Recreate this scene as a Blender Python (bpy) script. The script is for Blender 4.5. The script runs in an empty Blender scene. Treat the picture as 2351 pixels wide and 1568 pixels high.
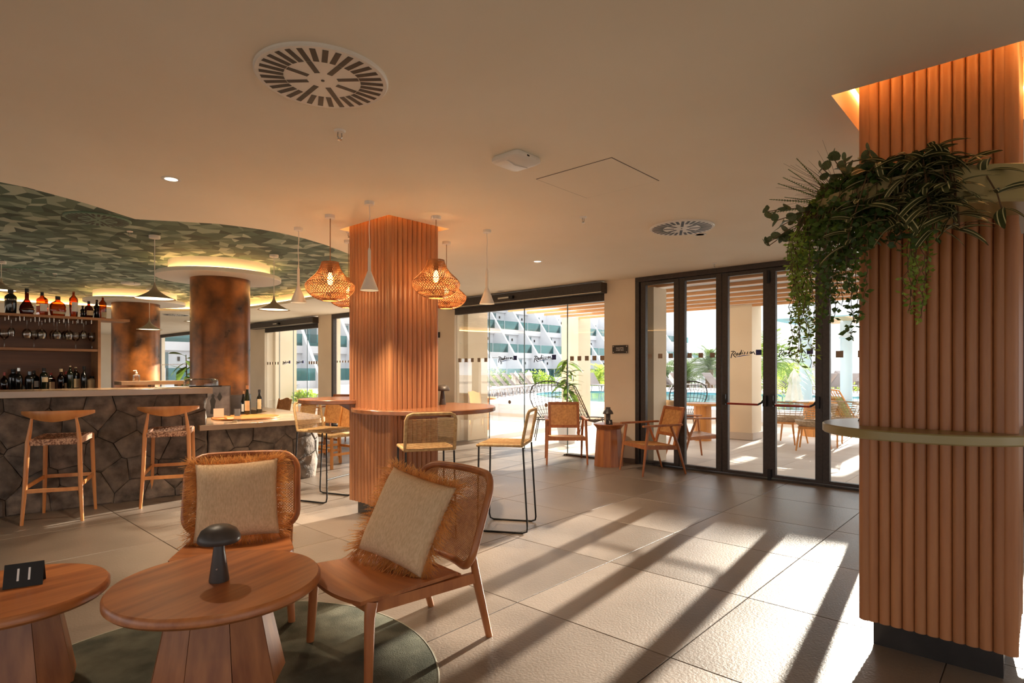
import bpy, bmesh, math, random
from mathutils import Vector, Matrix, Euler
random.seed(7)
PI = math.pi
S = bpy.context.scene
COL = S.collection
# ---------------------------------------------------------------- camera
F_PX, CX, HY, CAM_H = 1344.0, 1175.5, 849.0, 1.40
AX = math.radians(42.336)                       # view direction, measured from +X
FWD = Vector((math.cos(AX), math.sin(AX), 0)); RGT = Vector((math.sin(AX), -math.cos(AX), 0))
cam_d = bpy.data.cameras.new('camera'); cam = bpy.data.objects.new('camera', cam_d); COL.objects.link(cam)
cam.location = (0, 0, CAM_H)
cam.rotation_euler = (PI/2, 0, AX - PI/2)
cam_d.sensor_width = 36; cam_d.lens = F_PX/2351*36
cam_d.shift_y = (HY-784)/2351; cam_d.clip_end = 500; cam_d.clip_start = .05
S.camera = cam
# ---------------------------------------------------------------- view and light
vs = S.view_settings
vs.view_transform = 'Standard'; vs.look = 'None'; vs.gamma = 1; vs.use_curve_mapping = False
vs.exposure = 2.85
W = bpy.data.worlds.new('sky'); S.world = W; W.use_nodes = True
nt = W.node_tree; nt.nodes.clear()
o_ = nt.nodes.new('ShaderNodeOutputWorld'); bg = nt.nodes.new('ShaderNodeBackground')
tc = nt.nodes.new('ShaderNodeTexCoord'); mp = nt.nodes.new('ShaderNodeMapping'); mp.inputs['Scale'].default_value = (2.2, 2.2, 6.5)
nz = nt.nodes.new('ShaderNodeTexNoise'); nz.inputs['Scale'].default_value = 1.6; nz.inputs['Detail'].default_value = 6; nz.inputs['Roughness'].default_value = .55
rp = nt.nodes.new('ShaderNodeValToRGB')
rp.color_ramp.elements[0].position = .42; rp.color_ramp.elements[0].color = (.27, .295, .33, 1)
rp.color_ramp.elements[1].position = .72; rp.color_ramp.elements[1].color = (1.0, .98, .94, 1)
nt.links.new(tc.outputs['Generated'], mp.inputs['Vector']); nt.links.new(mp.outputs['Vector'], nz.inputs['Vector'])
nt.links.new(nz.outputs['Fac'], rp.inputs['Fac']); nt.links.new(rp.outputs['Color'], bg.inputs['Color'])
bg.inputs['Strength'].default_value = 0.64
nt.links.new(bg.outputs[0], o_.inputs['Surface'])
SUN_AZ, SUN_TAN = math.radians(6.3), .2574      # azimuth from +X, tangent of elevation
sd = bpy.data.lights.new('sun', 'SUN'); sun = bpy.data.objects.new('sun', sd); COL.objects.link(sun)
sd.energy = 3.5; sd.color = (1, .90, .76); sd.angle = math.radians(.8)
sun.rotation_euler = Vector((math.cos(SUN_AZ), math.sin(SUN_AZ), SUN_TAN)).to_track_quat('Z', 'Y').to_euler()
sun.location = (30, 3, 9)

# ---------------------------------------------------------------- measuring: a photo pixel on a known plane -> metres
def ray(x, y): return FWD + RGT*((x-CX)/F_PX) + Vector((0, 0, (HY-y)/F_PX))
def on_z(x, y, z=0.0): d = ray(x, y); return Vector((0, 0, CAM_H)) + d*((z-CAM_H)/d.z)
def on_x(x, y, u): d = ray(x, y); return Vector((0, 0, CAM_H)) + d*(u/d.x)
def on_y(x, y, v): d = ray(x, y); return Vector((0, 0, CAM_H)) + d*(v/d.y)
def on_d(x, y, t): return Vector((0, 0, CAM_H)) + ray(x, y)*t
def depth(p): return (Vector(p)-Vector((0, 0, CAM_H))).dot(FWD)

# ---------------------------------------------------------------- materials
def sc(c): return tuple(((v/255)/12.92 if v/255 <= .04045 else ((v/255+.055)/1.055)**2.4) for v in c) + (1,)
class Mt:
    def __init__(s, name):
        s.m = bpy.data.materials.new(name); s.m.use_nodes = True; s.t = s.m.node_tree; s.n = s.t.nodes; s.n.clear()
        s.out = s.n.new('ShaderNodeOutputMaterial')
    def a(s, typ, **k):
        x = s.n.new('ShaderNode'+typ)
        for q, v in k.items():
            if q in x.inputs: x.inputs[q].default_value = v
            else: setattr(x, q, v)
        return x
    def l(s, a, b): s.t.links.new(a, b)
def pbsdf(M_, col, rough=.5, metal=0, spec=.5):
    b = M_.a('BsdfPrincipled'); b.inputs['Base Color'].default_value = col; b.inputs['Roughness'].default_value = rough
    b.inputs['Metallic'].default_value = metal; b.inputs['Specular IOR Level'].default_value = spec
    M_.l(b.outputs[0], M_.out.inputs['Surface']); return b
def noisy(name, c1, c2, scale=4, rough=.6, metal=0, stretch=(1,1,1), bump=0, bscale=None, detail=5, spec=.5, lo=.35, hi=.65, rnd=0, space='Object', rvar=0, sss=0):
    M_ = Mt(name); b = pbsdf(M_, (1,1,1,1), rough, metal, spec)
    t = M_.a('TexCoord'); mp = M_.a('Mapping', Scale=stretch); nz = M_.a('TexNoise', Scale=scale, Detail=detail)
    M_.l(t.outputs[space], mp.inputs['Vector'])
    vec = mp.outputs['Vector']
    if rnd:
        oi = M_.a('ObjectInfo'); vm = M_.a('VectorMath', operation='MULTIPLY_ADD'); vm.inputs[1].default_value = (37, 19, 53)
        M_.l(oi.outputs['Random'], vm.inputs[0]); M_.l(mp.outputs['Vector'], vm.inputs[2]); vec = vm.outputs[0]
    M_.l(vec, nz.inputs['Vector'])
    r = M_.a('ValToRGB'); r.color_ramp.elements[0].position = lo; r.color_ramp.elements[1].position = hi
    r.color_ramp.elements[0].color = c1; r.color_ramp.elements[1].color = c2
    M_.l(nz.outputs['Fac'], r.inputs['Fac'])
    src = r.outputs['Color']
    if rnd:
        hs = M_.a('HueSaturation'); ma = M_.a('MapRange'); ma.inputs['To Min'].default_value = 1-rnd; ma.inputs['To Max'].default_value = 1+rnd
        M_.l(oi.outputs['Random'], ma.inputs['Value']); M_.l(ma.outputs[0], hs.inputs['Value']); M_.l(src, hs.inputs['Color']); src = hs.outputs['Color']
    M_.l(src, b.inputs['Base Color'])
    if rvar:
        mr = M_.a('MapRange'); mr.inputs['To Min'].default_value = rough-rvar; mr.inputs['To Max'].default_value = rough+rvar
        M_.l(nz.outputs['Fac'], mr.inputs['Value']); M_.l(mr.outputs[0], b.inputs['Roughness'])
    if bump:
        n2 = M_.a('TexNoise', Scale=bscale or scale*4, Detail=6); M_.l(vec, n2.inputs['Vector'])
        bp = M_.a('Bump', Strength=bump, Distance=.01); M_.l(n2.outputs['Fac'], bp.inputs['Height']); M_.l(bp.outputs[0], b.inputs['Normal'])
    if sss: b.inputs['Transmission Weight'].default_value = 0
    return M_.m
def wood(name, c1, c2, axis='z', rough=.42, scale=6, rnd=.12, bump=.08, ratio=14):
    st = {'x': (1, ratio, ratio), 'y': (ratio, 1, ratio), 'z': (ratio, ratio, 1)}[axis]
    return noisy(name, sc(c1), sc(c2), scale=scale/3, rough=rough, stretch=st, bump=bump, bscale=scale*1.5, rnd=rnd, detail=7, lo=.3, hi=.7)
def flat(name, c, rough=.5, metal=0, spec=.5):
    M_ = Mt(name); pbsdf(M_, sc(c), rough, metal, spec); return M_.m
def glow(name, c, strength):
    M_ = Mt(name); e = M_.a('Emission'); e.inputs['Color'].default_value = c; e.inputs['Strength'].default_value = strength
    M_.l(e.outputs[0], M_.out.inputs['Surface']); return M_.m
def glass(name, tint=(1,1,1,1), refl=.10, rough=.0, fres=1.45):
    M_ = Mt(name); tr = M_.a('BsdfTransparent'); tr.inputs['Color'].default_value = tint
    gl = M_.a('BsdfGlossy'); gl.inputs['Roughness'].default_value = rough; gl.inputs['Color'].default_value = (1,1,1,1)
    fr = M_.a('Fresnel'); fr.inputs['IOR'].default_value = fres
    mu = M_.a('Math', operation='MULTIPLY'); mu.inputs[1].default_value = refl*10
    mn = M_.a('Math', operation='MINIMUM'); mn.inputs[1].default_value = .9
    M_.l(fr.outputs[0], mu.inputs[0]); M_.l(mu.outputs[0], mn.inputs[0])
    mx = M_.a('MixShader'); M_.l(mn.outputs[0], mx.inputs['Fac']); M_.l(tr.outputs[0], mx.inputs[1]); M_.l(gl.outputs[0], mx.inputs[2])
    M_.l(mx.outputs[0], M_.out.inputs['Surface']); return M_.m
def leafmat(name, c1, c2, trans=.35, rough=.45, stripe=None):
    M_ = Mt(name); b = pbsdf(M_, (1,1,1,1), rough)
    oi = M_.a('ObjectInfo'); t = M_.a('TexCoord'); nz = M_.a('TexNoise', Scale=9.0, Detail=2); M_.l(t.outputs['Object'], nz.inputs['Vector'])
    r = M_.a('ValToRGB'); r.color_ramp.elements[0].position = .35; r.color_ramp.elements[1].position = .65
    r.color_ramp.elements[0].color = sc(c1); r.color_ramp.elements[1].color = sc(c2)
    M_.l(nz.outputs['Fac'], r.inputs['Fac']); src = r.outputs['Color']
    if stripe:
        sx = M_.a('SeparateXYZ'); M_.l(t.outputs['Object'], sx.inputs[0]); ab = M_.a('Math', operation='ABSOLUTE'); M_.l(sx.outputs['Y'], ab.inputs[0])
        r2 = M_.a('ValToRGB'); r2.color_ramp.interpolation = 'CONSTANT'; e = r2.color_ramp.elements
        e[0].position = 0; e[0].color = (0,0,0,1); e[1].position = .0045; e[1].color = (1,1,1,1)
        q = e.new(.0085); q.color = (0,0,0,1)
        M_.l(ab.outputs[0], r2.inputs['Fac'])
        mx = M_.a('Mix', data_type='RGBA'); M_.l(r2.outputs['Color'], mx.inputs['Factor']); M_.l(src, mx.inputs['A']); mx.inputs['B'].default_value = sc(stripe); src = mx.outputs['Result']
    M_.l(src, b.inputs['Base Color'])
    tl = M_.a('BsdfTranslucent'); M_.l(src, tl.inputs['Color']); ms = M_.a('MixShader'); ms.inputs['Fac'].default_value = trans
    M_.l(b.outputs[0], ms.inputs[1]); M_.l(tl.outputs[0], ms.inputs[2]); M_.l(ms.outputs[0], M_.out.inputs['Surface'])
    return M_.m

MAT = {}
MAT['ceiling'] = noisy('ceiling_plaster', sc((243,232,212)), sc((246,236,217)), scale=1.5, rough=.85, spec=.2)
MAT['wall'] = noisy('wall_plaster', sc((230,214,190)), sc((236,221,198)), scale=2, rough=.85, spec=.2)
MAT['white'] = flat('white_paint', (232,226,216), .45)
MAT['tile'] = noisy('stone_tile', sc((108,94,82)), sc((134,119,106)), scale=1.1, rough=.38, bump=.22, bscale=75, rnd=.045, rvar=.07, detail=8)
MAT['grout'] = flat('grout', (84,72,62), .9)
MAT['ttile'] = noisy('terrace_tile', sc((200,186,172)), sc((214,201,188)), scale=1.3, rough=.6, bump=.15, bscale=50, rnd=.05, detail=8)
MAT['anthracite'] = noisy('anthracite_aluminium', sc((58,52,49)), sc((68,61,57)), scale=30, rough=.45, metal=.2, bump=.03)
MAT['plinth'] = noisy('dark_plinth', sc((44,40,38)), sc((54,49,46)), scale=6, rough=.22)
MAT['batten'] = wood('batten_wood', (160,102,62), (178,120,76), 'z', .42, 5, .09, .03)
MAT['teak'] = wood('teak', (138,76,38), (190,118,64), 'x', .34, 5, .10, .06, 10)
MAT['teakz'] = wood('teak_upright', (138,78,42), (184,116,66), 'z', .38, 5, .12, .06, 10)
MAT['frame_wood'] = wood('chair_wood', (150,84,44), (188,118,66), 'z', .36, 5, .10, .04, 8)
MAT['stool_wood'] = wood('stool_oak', (188,116,60), (214,146,84), 'z', .34, 5, .08, .04, 8)
MAT['bar_wood'] = wood('back_bar_wood', (92,56,34), (122,78,48), 'x', .40, 4, .04, .04, 10)
MAT['shelf_wood'] = wood('shelf_edge_wood', (150,104,68), (172,124,84), 'x', .42, 4, .06, .04, 10)
MAT['slat'] = wood('pergola_wood', (196,140,92), (216,164,114), 'y', .5, 4, .08, .05, 10)
MAT['counter'] = noisy('counter_stone', sc((172,144,116)), sc((184,156,127)), scale=3, rough=.20, spec=.6)
MAT['rock'] = noisy('lava_stone', sc((72,62,55)), sc((134,118,104)), scale=9, rough=.85, bump=1.0, bscale=26, rnd=.25, detail=9, lo=.3, hi=.72)
MAT['joint'] = flat('stone_joint', (48,41,36), .95)
MAT['bronze'] = noisy('bronze_patina', sc((70,46,28)), sc((160,96,42)), scale=2.6, rough=.30, metal=.35, detail=11, lo=.38, hi=.66, rvar=.12, bump=.06, bscale=9)
MAT['bronze_dark'] = noisy('bronze_base', sc((72,62,56)), sc((92,80,72)), scale=3, rough=.3, metal=.55)
MAT['black_metal'] = flat('black_metal', (34,31,29), .4, .3)
MAT['lamp_grey'] = flat('lamp_grey', (66,58,54), .42)
MAT['rope'] = noisy('paper_rope', sc((176,140,92)), sc((206,172,122)), scale=40, rough=.7, bump=.2, bscale=160)
MAT['cord'] = noisy('seat_cord', sc((118,74,52)), sc((206,160,128)), scale=60, rough=.7, bump=.3, bscale=160, lo=.42, hi=.6)
MAT['cane'] = noisy('cane', sc((186,126,66)), sc((214,156,92)), scale=30, rough=.5)
MAT['rattan'] = noisy('rattan', sc((150,94,50)), sc((186,128,76)), scale=20, rough=.5)
MAT['raffia'] = leafmat('raffia', (206,142,74), (242,186,112), .5, .5)
MAT['linen'] = noisy('linen', sc((206,172,134)), sc((224,192,154)), scale=130, rough=.9, bump=.4, bscale=300, spec=.1, stretch=(1,1,.3))
MAT['greenfab'] = noisy('green_fabric', sc((118,124,74)), sc((146,150,96)), scale=12, rough=.9, bump=.2)
MAT['rug'] = noisy('rug_pile', sc((76,76,66)), sc((108,106,92)), scale=5, rough=1, bump=.7, bscale=170, spec=.05)
MAT['rugedge'] = flat('rug_edge', (168,164,146), .9)
MAT['olive'] = flat('olive_lacquer', (150,134,88), .28)
MAT['soil'] = noisy('soil', sc((40,30,22)), sc((58,44,32)), scale=20, rough=1)
MAT['red'] = flat('red_bar', (158,46,30), .35)
MAT['steel'] = flat('brushed_steel', (190,186,180), .25, .9)
MAT['card_white'] = flat('white_card', (236,232,226), .6)
MAT['black_card'] = flat('black_card', (26,24,24), .5)
MAT['decal_tan'] = flat('frosted_decal', (150,128,106), .6)
MAT['decal_black'] = flat('black_vinyl', (28,26,30), .5)
MAT['decal_blue'] = flat('blue_vinyl', (60,92,170), .5)
MAT['decal_navy'] = flat('navy_vinyl', (38,36,98), .5)
MAT['pane'] = glass('window_glass', (.97,.98,.975,1), .03)
MAT['clear'] = glass('clear_glass', (.93,.93,.93,1), .22)
MAT['liquor'] = glass('amber_liquor', (.62,.20,.04,1), .12)
MAT['liquor2'] = glass('dark_rum', (.22,.05,.02,1), .12)
MAT['bottle_dark'] = flat('dark_bottle_glass', (20,20,18), .08, 0, .7)
MAT['bottle_green'] = flat('green_bottle_glass', (26,32,20), .08, 0, .7)
MAT['cream_label'] = noisy('paper_label', sc((206,184,146)), sc((220,200,164)), scale=12, rough=.7)
MAT['led'] = glow('led_strip', (1, .50, .15, 1), 4)
MAT['led2'] = glow('cove_led', (1, .54, .19, 1), 2.8)
MAT['bulb'] = glow('filament_bulb', (1, .55, .14, 1), 3)
MAT['lampglow'] = glow('warm_lamp', (1, .78, .48, 1), .8)
MAT['down'] = glow('downlight', (1, .84, .60, 1), 1.6)
MAT['ext_white'] = noisy('render_white', sc((208,208,212)), sc((216,216,220)), scale=.6, rough=.9, spec=.1)
MAT['ext_cream'] = noisy('render_cream', sc((226,208,182)), sc((234,217,192)), scale=1.2, rough=.9, spec=.1, bump=.1, bscale=30)
MAT['balcony_glass'] = glass('balcony_glass', (.34,.62,.62,1), .12)
MAT['far_glass'] = flat('far_window_glass', (92,116,122), .15)
MAT['water'] = noisy('pool_water', sc((74,142,158)), sc((104,168,180)), scale=.7, rough=.08, bump=.10, bscale=3, spec=.5)
MAT['deck'] = noisy('pool_deck', sc((166,154,143)), sc((182,170,159)), scale=.8, rough=.8)
MAT['paving'] = noisy('grey_paving', sc((176,165,152)), sc((186,175,162)), scale=.8, rough=.9)
MAT['canvas'] = noisy('parasol_canvas', sc((216,202,186)), sc((228,216,202)), scale=6, rough=.9)
MAT['sunbed'] = flat('sunbed_mesh', (150,138,134), .7)
MAT['wicker'] = noisy('outdoor_wicker', sc((160,136,108)), sc((190,166,136)), scale=30, rough=.6)
MAT['honey'] = wood('honey_teak', (194,124,58), (222,156,84), 'z', .45, 4, .1, .05, 10)
MAT['leaf_dark'] = leafmat('leaf_dark', (62,86,42), (92,120,58), .35)
MAT['leaf_mid'] = leafmat('leaf_mid', (70,98,40), (110,136,58), .4)
MAT['leaf_lite'] = leafmat('leaf_light', (112,146,52), (168,190,84), .5)
MAT['leaf_euc'] = leafmat('leaf_eucalyptus', (78,90,60), (108,120,84), .3)
MAT['leaf_stripe'] = leafmat('leaf_striped', (58,66,40), (78,84,50), .25, .35, (214,206,154))
MAT['palm'] = leafmat('palm_leaf', (66,92,58), (118,138,76), .35)
MAT['palm_lite'] = leafmat('palm_leaf_light', (132,160,66), (186,198,96), .5)
MAT['trunk'] = noisy('palm_trunk', sc((96,78,64)), sc((134,112,94)), scale=9, rough=.95, bump=.6, stretch=(1,1,3))
MAT['stem'] = flat('stem', (96,70,42), .7)

# ---------------------------------------------------------------- mesh building
class MB:
    def __init__(s): s.v = []; s.f = []; s.mi = []; s.cur = 0
    def add(s, vs_, fs, M4=None):
        o = len(s.v)
        s.v += [tuple(M4 @ Vector(p)) if M4 else tuple(p) for p in vs_]
        for q in fs: s.f.append(tuple(o+i for i in q)); s.mi.append(s.cur)
        return s
    def box(s, x0, x1, y0, y1, z0, z1, M4=None):
        if x0 > x1: x0, x1 = x1, x0
        if y0 > y1: y0, y1 = y1, y0
        if z0 > z1: z0, z1 = z1, z0
        v = [(x, y, z) for z in (z0, z1) for y in (y0, y1) for x in (x0, x1)]
        return s.add(v, [(0,2,3,1),(4,5,7,6),(0,1,5,4),(2,6,7,3),(0,4,6,2),(1,3,7,5)], M4)
    def beam(s, p0, p1, w, h, up=(0,0,1), w1=None, h1=None):     # straight bar of rectangular section, may taper
        p0 = Vector(p0); p1 = Vector(p1); d = (p1-p0).normalized(); u = Vector(up)
        if abs(d.dot(u)) > .98: u = Vector((1,0,0))
        a = d.cross(u).normalized(); b = a.cross(d)
        vv = []
        for p, ww, hh in ((p0, w, h), (p1, w1 or w, h1 or h)):
            for i, j in ((-1,-1),(1,-1),(1,1),(-1,1)): vv.append(p + a*(i*ww/2) + b*(j*hh/2))
        return s.add(vv, [(3,2,1,0),(4,5,6,7),(0,1,5,4),(1,2,6,5),(2,3,7,6),(3,0,4,7)])
    def tube(s, pts, r, n=8, closed=False, caps=True, flatten=None):
        P = [Vector(p) for p in pts]; m = len(P)
        R = r if isinstance(r, (list, tuple)) else [r]*m
        T = []
        for i in range(m):
            if closed: d = P[(i+1)%m]-P[i-1]
            else: d = P[min(i+1, m-1)]-P[max(i-1, 0)]
            T.append(d.normalized() if d.length > 1e-9 else Vector((0,0,1)))
        u = Vector((0,0,1))
        if abs(T[0].dot(u)) > .9: u = Vector((1,0,0))
        a = T[0].cross(u).normalized(); vv = []
        for i in range(m):
            a = (a - T[i]*a.dot(T[i]))
            a = a.normalized() if a.length > 1e-6 else T[i].orthogonal().normalized()
            b = T[i].cross(a)
            for k in range(n):
                t = 2*PI*k/n
                c, d = math.cos(t)*R[i], math.sin(t)*R[i]
                if flatten: d *= flatten
                vv.append(P[i] + a*c + b*d)
        ff = []
        for i in range(m if closed else m-1):
            j = (i+1) % m
            for k in range(n): ff.append((i*n+k, i*n+(k+1)%n, j*n+(k+1)%n, j*n+k))
        if caps and not closed: ff.append(tuple(range(n-1, -1, -1))); ff.append(tuple((m-1)*n+k for k in range(n)))
        return s.add(vv, ff)
    def lathe(s, prof, n=24, c=(0,0,0), M4=None, sy=1, caps=True):
        vv = []; ff = []; m = len(prof)
        for (r, z) in prof:
            for k in range(n):
                t = 2*PI*k/n; vv.append((c[0]+r*math.cos(t), c[1]+r*math.sin(t)*sy, c[2]+z))
        for i in range(m-1):
            for k in range(n): ff.append((i*n+k, i*n+(k+1)%n, (i+1)*n+(k+1)%n, (i+1)*n+k))
        if caps and prof[0][0] > 1e-6: ff.append(tuple(range(n-1, -1, -1)))
        if caps and prof[-1][0] > 1e-6: ff.append(tuple((m-1)*n+k for k in range(n)))
        return s.add(vv, ff, M4)
    def prism(s, pts, z0, z1, M4=None):
        n = len(pts); vv = [(p[0], p[1], z0) for p in pts] + [(p[0], p[1], z1) for p in pts]
        ff = [tuple(range(n-1, -1, -1)), tuple(range(n, 2*n))] + [(i, (i+1)%n, n+(i+1)%n, n+i) for i in range(n)]
        return s.add(vv, ff, M4)
    def ribbon(s, pts, w, side=None, w1=None):
        P = [Vector(p) for p in pts]; m = len(P); vv = []
        for i in range(m):
            d = (P[min(i+1, m-1)]-P[max(i-1, 0)])
            a = side if side else d.cross(Vector((0,0,1)))
            a = Vector(a)
            a = a.normalized() if a.length > 1e-9 else Vector((1,0,0))
            ww = w if w1 is None else w + (w1-w)*i/(m-1)
            vv += [P[i]-a*ww/2, P[i]+a*ww/2]
        return s.add(vv, [(2*i, 2*i+1, 2*i+3, 2*i+2) for i in range(m-1)])
    def mesh(s, name, mats, smooth=None):
        me = bpy.data.meshes.new(name); me.from_pydata(s.v, [], s.f); 
        for q in (mats if isinstance(mats, (list, tuple)) else [mats]): me.materials.append(MAT[q] if isinstance(q, str) else q)
        if any(s.mi): me.polygons.foreach_set('material_index', s.mi)
        if smooth:
            me.polygons.foreach_set('use_smooth', [True]*len(me.polygons))
            me.set_sharp_from_angle(angle=math.radians(smooth))
        me.update(); return me
    def build(s, name, mats, parent=None, smooth=None, loc=None, rz=0):
        return link(name, s.mesh(name, mats, smooth), parent, loc, rz)
def link(name, me, parent=None, loc=None, rz=0):
    o = bpy.data.objects.new(name, me); COL.objects.link(o)
    if parent: o.parent = parent
    if loc is not None: o.location = loc
    if rz: o.rotation_euler = (0, 0, rz)
    return o
def bevel(o, w=.004, seg=2):
    m = o.modifiers.new('edge', 'BEVEL'); m.width = w; m.segments = seg; m.limit_method = 'ANGLE'; m.angle_limit = math.radians(50); return o
def tag(o, label=None, cat=None, group=None, kind=None):
    if label: o['label'] = label
    if cat: o['category'] = cat
    if group: o['group'] = group
    if kind: o['kind'] = kind
    return o
def thing(name, label, cat, loc=(0,0,0), rz=0, group=None):
    o = bpy.data.objects.new(name, None); COL.objects.link(o); o.empty_display_size = .1
    o.location = loc; o.rotation_euler = (0, 0, rz); return tag(o, label, cat, group)
def struct(name, label=None, cat=None, loc=(0,0,0), rz=0):
    o = bpy.data.objects.new(name, None); COL.objects.link(o); o.location = loc; o.rotation_euler = (0,0,rz)
    return tag(o, label, cat, None, 'structure')
def copy_tree(o, parent=None):
    c = o.copy(); COL.objects.link(c); c.parent = parent
    for ch in KIDS.get(o.name, list(o.children)): copy_tree(ch, c)
    return c
KIDS = {}
def dup(o, loc, rz, label, group=None):
    c = copy_tree(o); c.location = loc; c.rotation_euler = (0, 0, rz); c['label'] = label
    if group: c['group'] = group
    return c
def lamp(kind, name, loc, energy, color, parent=None, **k):
    d = bpy.data.lights.new(name, kind); d.energy = energy; d.color = color
    for q, v in k.items(): setattr(d, q, v)
    o = bpy.data.objects.new(name, d); COL.objects.link(o); o.location = loc
    if parent: o.parent = parent
    return o
def text_mesh(name, body, size, mat, parent=None, M4=None, extrude=.0006, align='CENTER'):
    cu = bpy.data.curves.new(name, 'FONT'); cu.body = body; cu.size = size; cu.extrude = extrude; cu.align_x = align; cu.align_y = 'CENTER'
    cu.resolution_u = 3
    t = bpy.data.objects.new('tmp', cu); COL.objects.link(t)
    dg = bpy.context.evaluated_depsgraph_get(); me = bpy.data.meshes.new_from_object(t.evaluated_get(dg))
    bpy.data.objects.remove(t); bpy.data.curves.remove(cu)
    if M4: me.transform(M4)
    me.materials.clear(); me.materials.append(MAT[mat]); me.name = name
    return link(name, me, parent)
def rect_frame(b, x0, x1, y0, y1, z0, z1, w): pass
H = 2.77
WX = 7.70
# ================================================================ STRUCTURE
XW0, XW1 = 7.70, 7.95                                   # window wall, inner and outer face
# ---- floor of tiles
fl = struct('floor', 'beige stone tiled floor inside the bar with thin dark joints', 'floor')
MB().box(-6, XW1-.02, -6, 27, -.12, -.006).build('screed', 'grout', fl)
TU, TV = 1.01, 1.0
def tile_mesh(name, a, b, mat, th=.012, c=.002):
    m = MB(); x, y = a/2, b/2
    v = [(-x,-y,-th),(x,-y,-th),(x,y,-th),(-x,y,-th),(-x,-y,-c),(x,-y,-c),(x,y,-c),(-x,y,-c),(-x+c,-y+c,0),(x-c,-y+c,0),(x-c,y-c,0),(-x+c,y-c,0)]
    m.add(v, [(0,1,5,4),(1,2,6,5),(2,3,7,6),(3,0,4,7),(4,5,9,8),(5,6,10,9),(6,7,11,10),(7,4,8,11),(8,9,10,11)])
    return m.mesh(name, mat)
tm = tile_mesh('tile', TU-.005, TV-.005, 'tile')
for i in range(-5, 6):
    for j in range(-4, 22):
        u0 = 2.625 + i*TU; v0 = 1.35 + j*TV
        if u0 + TU > XW1+.9 or u0 < -2.6 or v0 > 19: continue
        cu_, cv_ = u0+TU/2, v0+TV/2
        if depth((cu_, cv_, 0)) < .4: continue
        if u0+TU > XW1-.02: continue
        link('tile', tm, fl, (cu_, cv_, 0))
e = XW1-.02-(2.625+5*TU)                                # cut tiles at the window wall
tm2 = tile_mesh('tile', e-.005, TV-.005, 'tile')
for j in range(-3, 18): link('tile', tm2, fl, (2.625+5*TU+e/2, 1.35+j*TV+TV/2, 0))
# ---- terrace
tf = struct('floor_terrace', 'pale stone paved terrace outside the glass doors', 'terrace')
MB().box(XW1-.02, 17, -12, 27, -.14, -.02).build('screed', 'grout', tf)
tt = tile_mesh('tile', .995, .995, 'ttile')
for i in range(0, 9):
    for j in range(-6, 20): link('tile', tt, tf, (XW1+.48+i, j+.35, -.008))
# ---- ceiling with its openings
BLOB = [(-3.2,6.3),(-1.6,5.75),(-.4,5.55)]
for p in [(0,418),(60,430),(120,446),(200,468),(260,487),(310,503),(350,505.5),(400,508),(450,511),(500,514),(550,520),(600,527),(650,536),(700,548),(750,563),(806,585)]:
    q = on_z(p[0], p[1], H); BLOB.append((q.x, q.y))
BLOB += [(4.55,6.75),(5.15,7.7),(5.55,8.8),(5.75,10.2),(5.8,11.6),(5.75,13.0),(5.45,14.2),(4.9,15.0),(4.0,15.5),(3.0,15.75),(1.8,15.9),(.4,15.8),(-1.2,15.3),(-2.6,14.2),(-3.6,12.4),(-4.0,10.2),(-3.9,8.0)]
REC_M = (3.09, 3.80, 4.29, 5.10)                        # square recess round the middle column
REC_R = (3.235, 4.25, -.16, .79)
def sq(r): return [(r[0],r[2]),(r[1],r[2]),(r[1],r[3]),(r[0],r[3])]
def plate(loops, z, name, mat, parent):                 # flat plate with holes
    bm = bmesh.new(); ed = []
    for L in loops:
        vs_ = [bm.verts.new((p[0], p[1], z)) for p in L]
        for i in range(len(vs_)): ed.append(bm.edges.new((vs_[i], vs_[(i+1)%len(vs_)])))
    bmesh.ops.triangle_fill(bm, use_beauty=True, use_dissolve=False, edges=ed, normal=(0,0,-1))
    for f in bm.faces:
        if f.normal.z > 0: f.normal_flip()
    me = bpy.data.meshes.new(name); bm.to_mesh(me); bm.free(); me.materials.append(MAT[mat])
    return link(name, me, parent)
def strip(L, z0, z1, off0=0, off1=0, m=None, closed=True):
    m = m or MB(); n = len(L)
    def offs(d):
        out = []
        for i in range(n):
            a = Vector(L[i-1]); b = Vector(L[(i+1)%n]); t = (b-a); nn = Vector((t.y, -t.x)); nn = nn.normalized() if nn.length else nn
            out.append((L[i][0]+nn.x*d, L[i][1]+nn.y*d))
        return out
    A, B_ = offs(off0), offs(off1)
    m.add([(p[0],p[1],z0) for p in A]+[(p[0],p[1],z1) for p in B_], [(i, (i+1)%n, n+(i+1)%n, n+i) for i in range(n)])
    return m
ce = struct('ceiling', 'smooth beige plaster ceiling with a green scalloped recess over the bar', 'ceiling')
OUT = [(-6,-6),(XW1,-6),(XW1,27),(-6,27)]
ROUND_HATCH = None
plate([OUT, BLOB, sq(REC_M), sq(REC_R)], H, 'ceiling_board', 'ceiling', ce)
MB().box(-6, XW1, -6, 27, 3.12, 3.25).build('roof_slab', 'ceiling', ce)
GZ = 3.00                                               # height of the green recess
m = strip(BLOB, H, H+.055); strip(BLOB, H+.055, H+.055, 0, .16, m); strip(BLOB, H+.055, GZ+.01, .16, .16, m)
m.build('recess_edge', 'ceiling', ce)
n_ = len(BLOB)
def offset_loop(L, d):
    out = []
    for i in range(len(L)):
        a = Vector(L[i-1]); b = Vector(L[(i+1)%len(L)]); t = b-a; nn = Vector((t.y, -t.x)).normalized(); out.append((L[i][0]+nn.x*d, L[i][1]+nn.y*d))
    return out
LB = offset_loop(BLOB, .13)
far = [i for i in range(n_) if i >= 21 or i < 0]
MB().tube([(LB[i][0], LB[i][1], H+.085) for i in range(19, n_)], .012, 6).build('led_strip', 'led2', ce)
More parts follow.
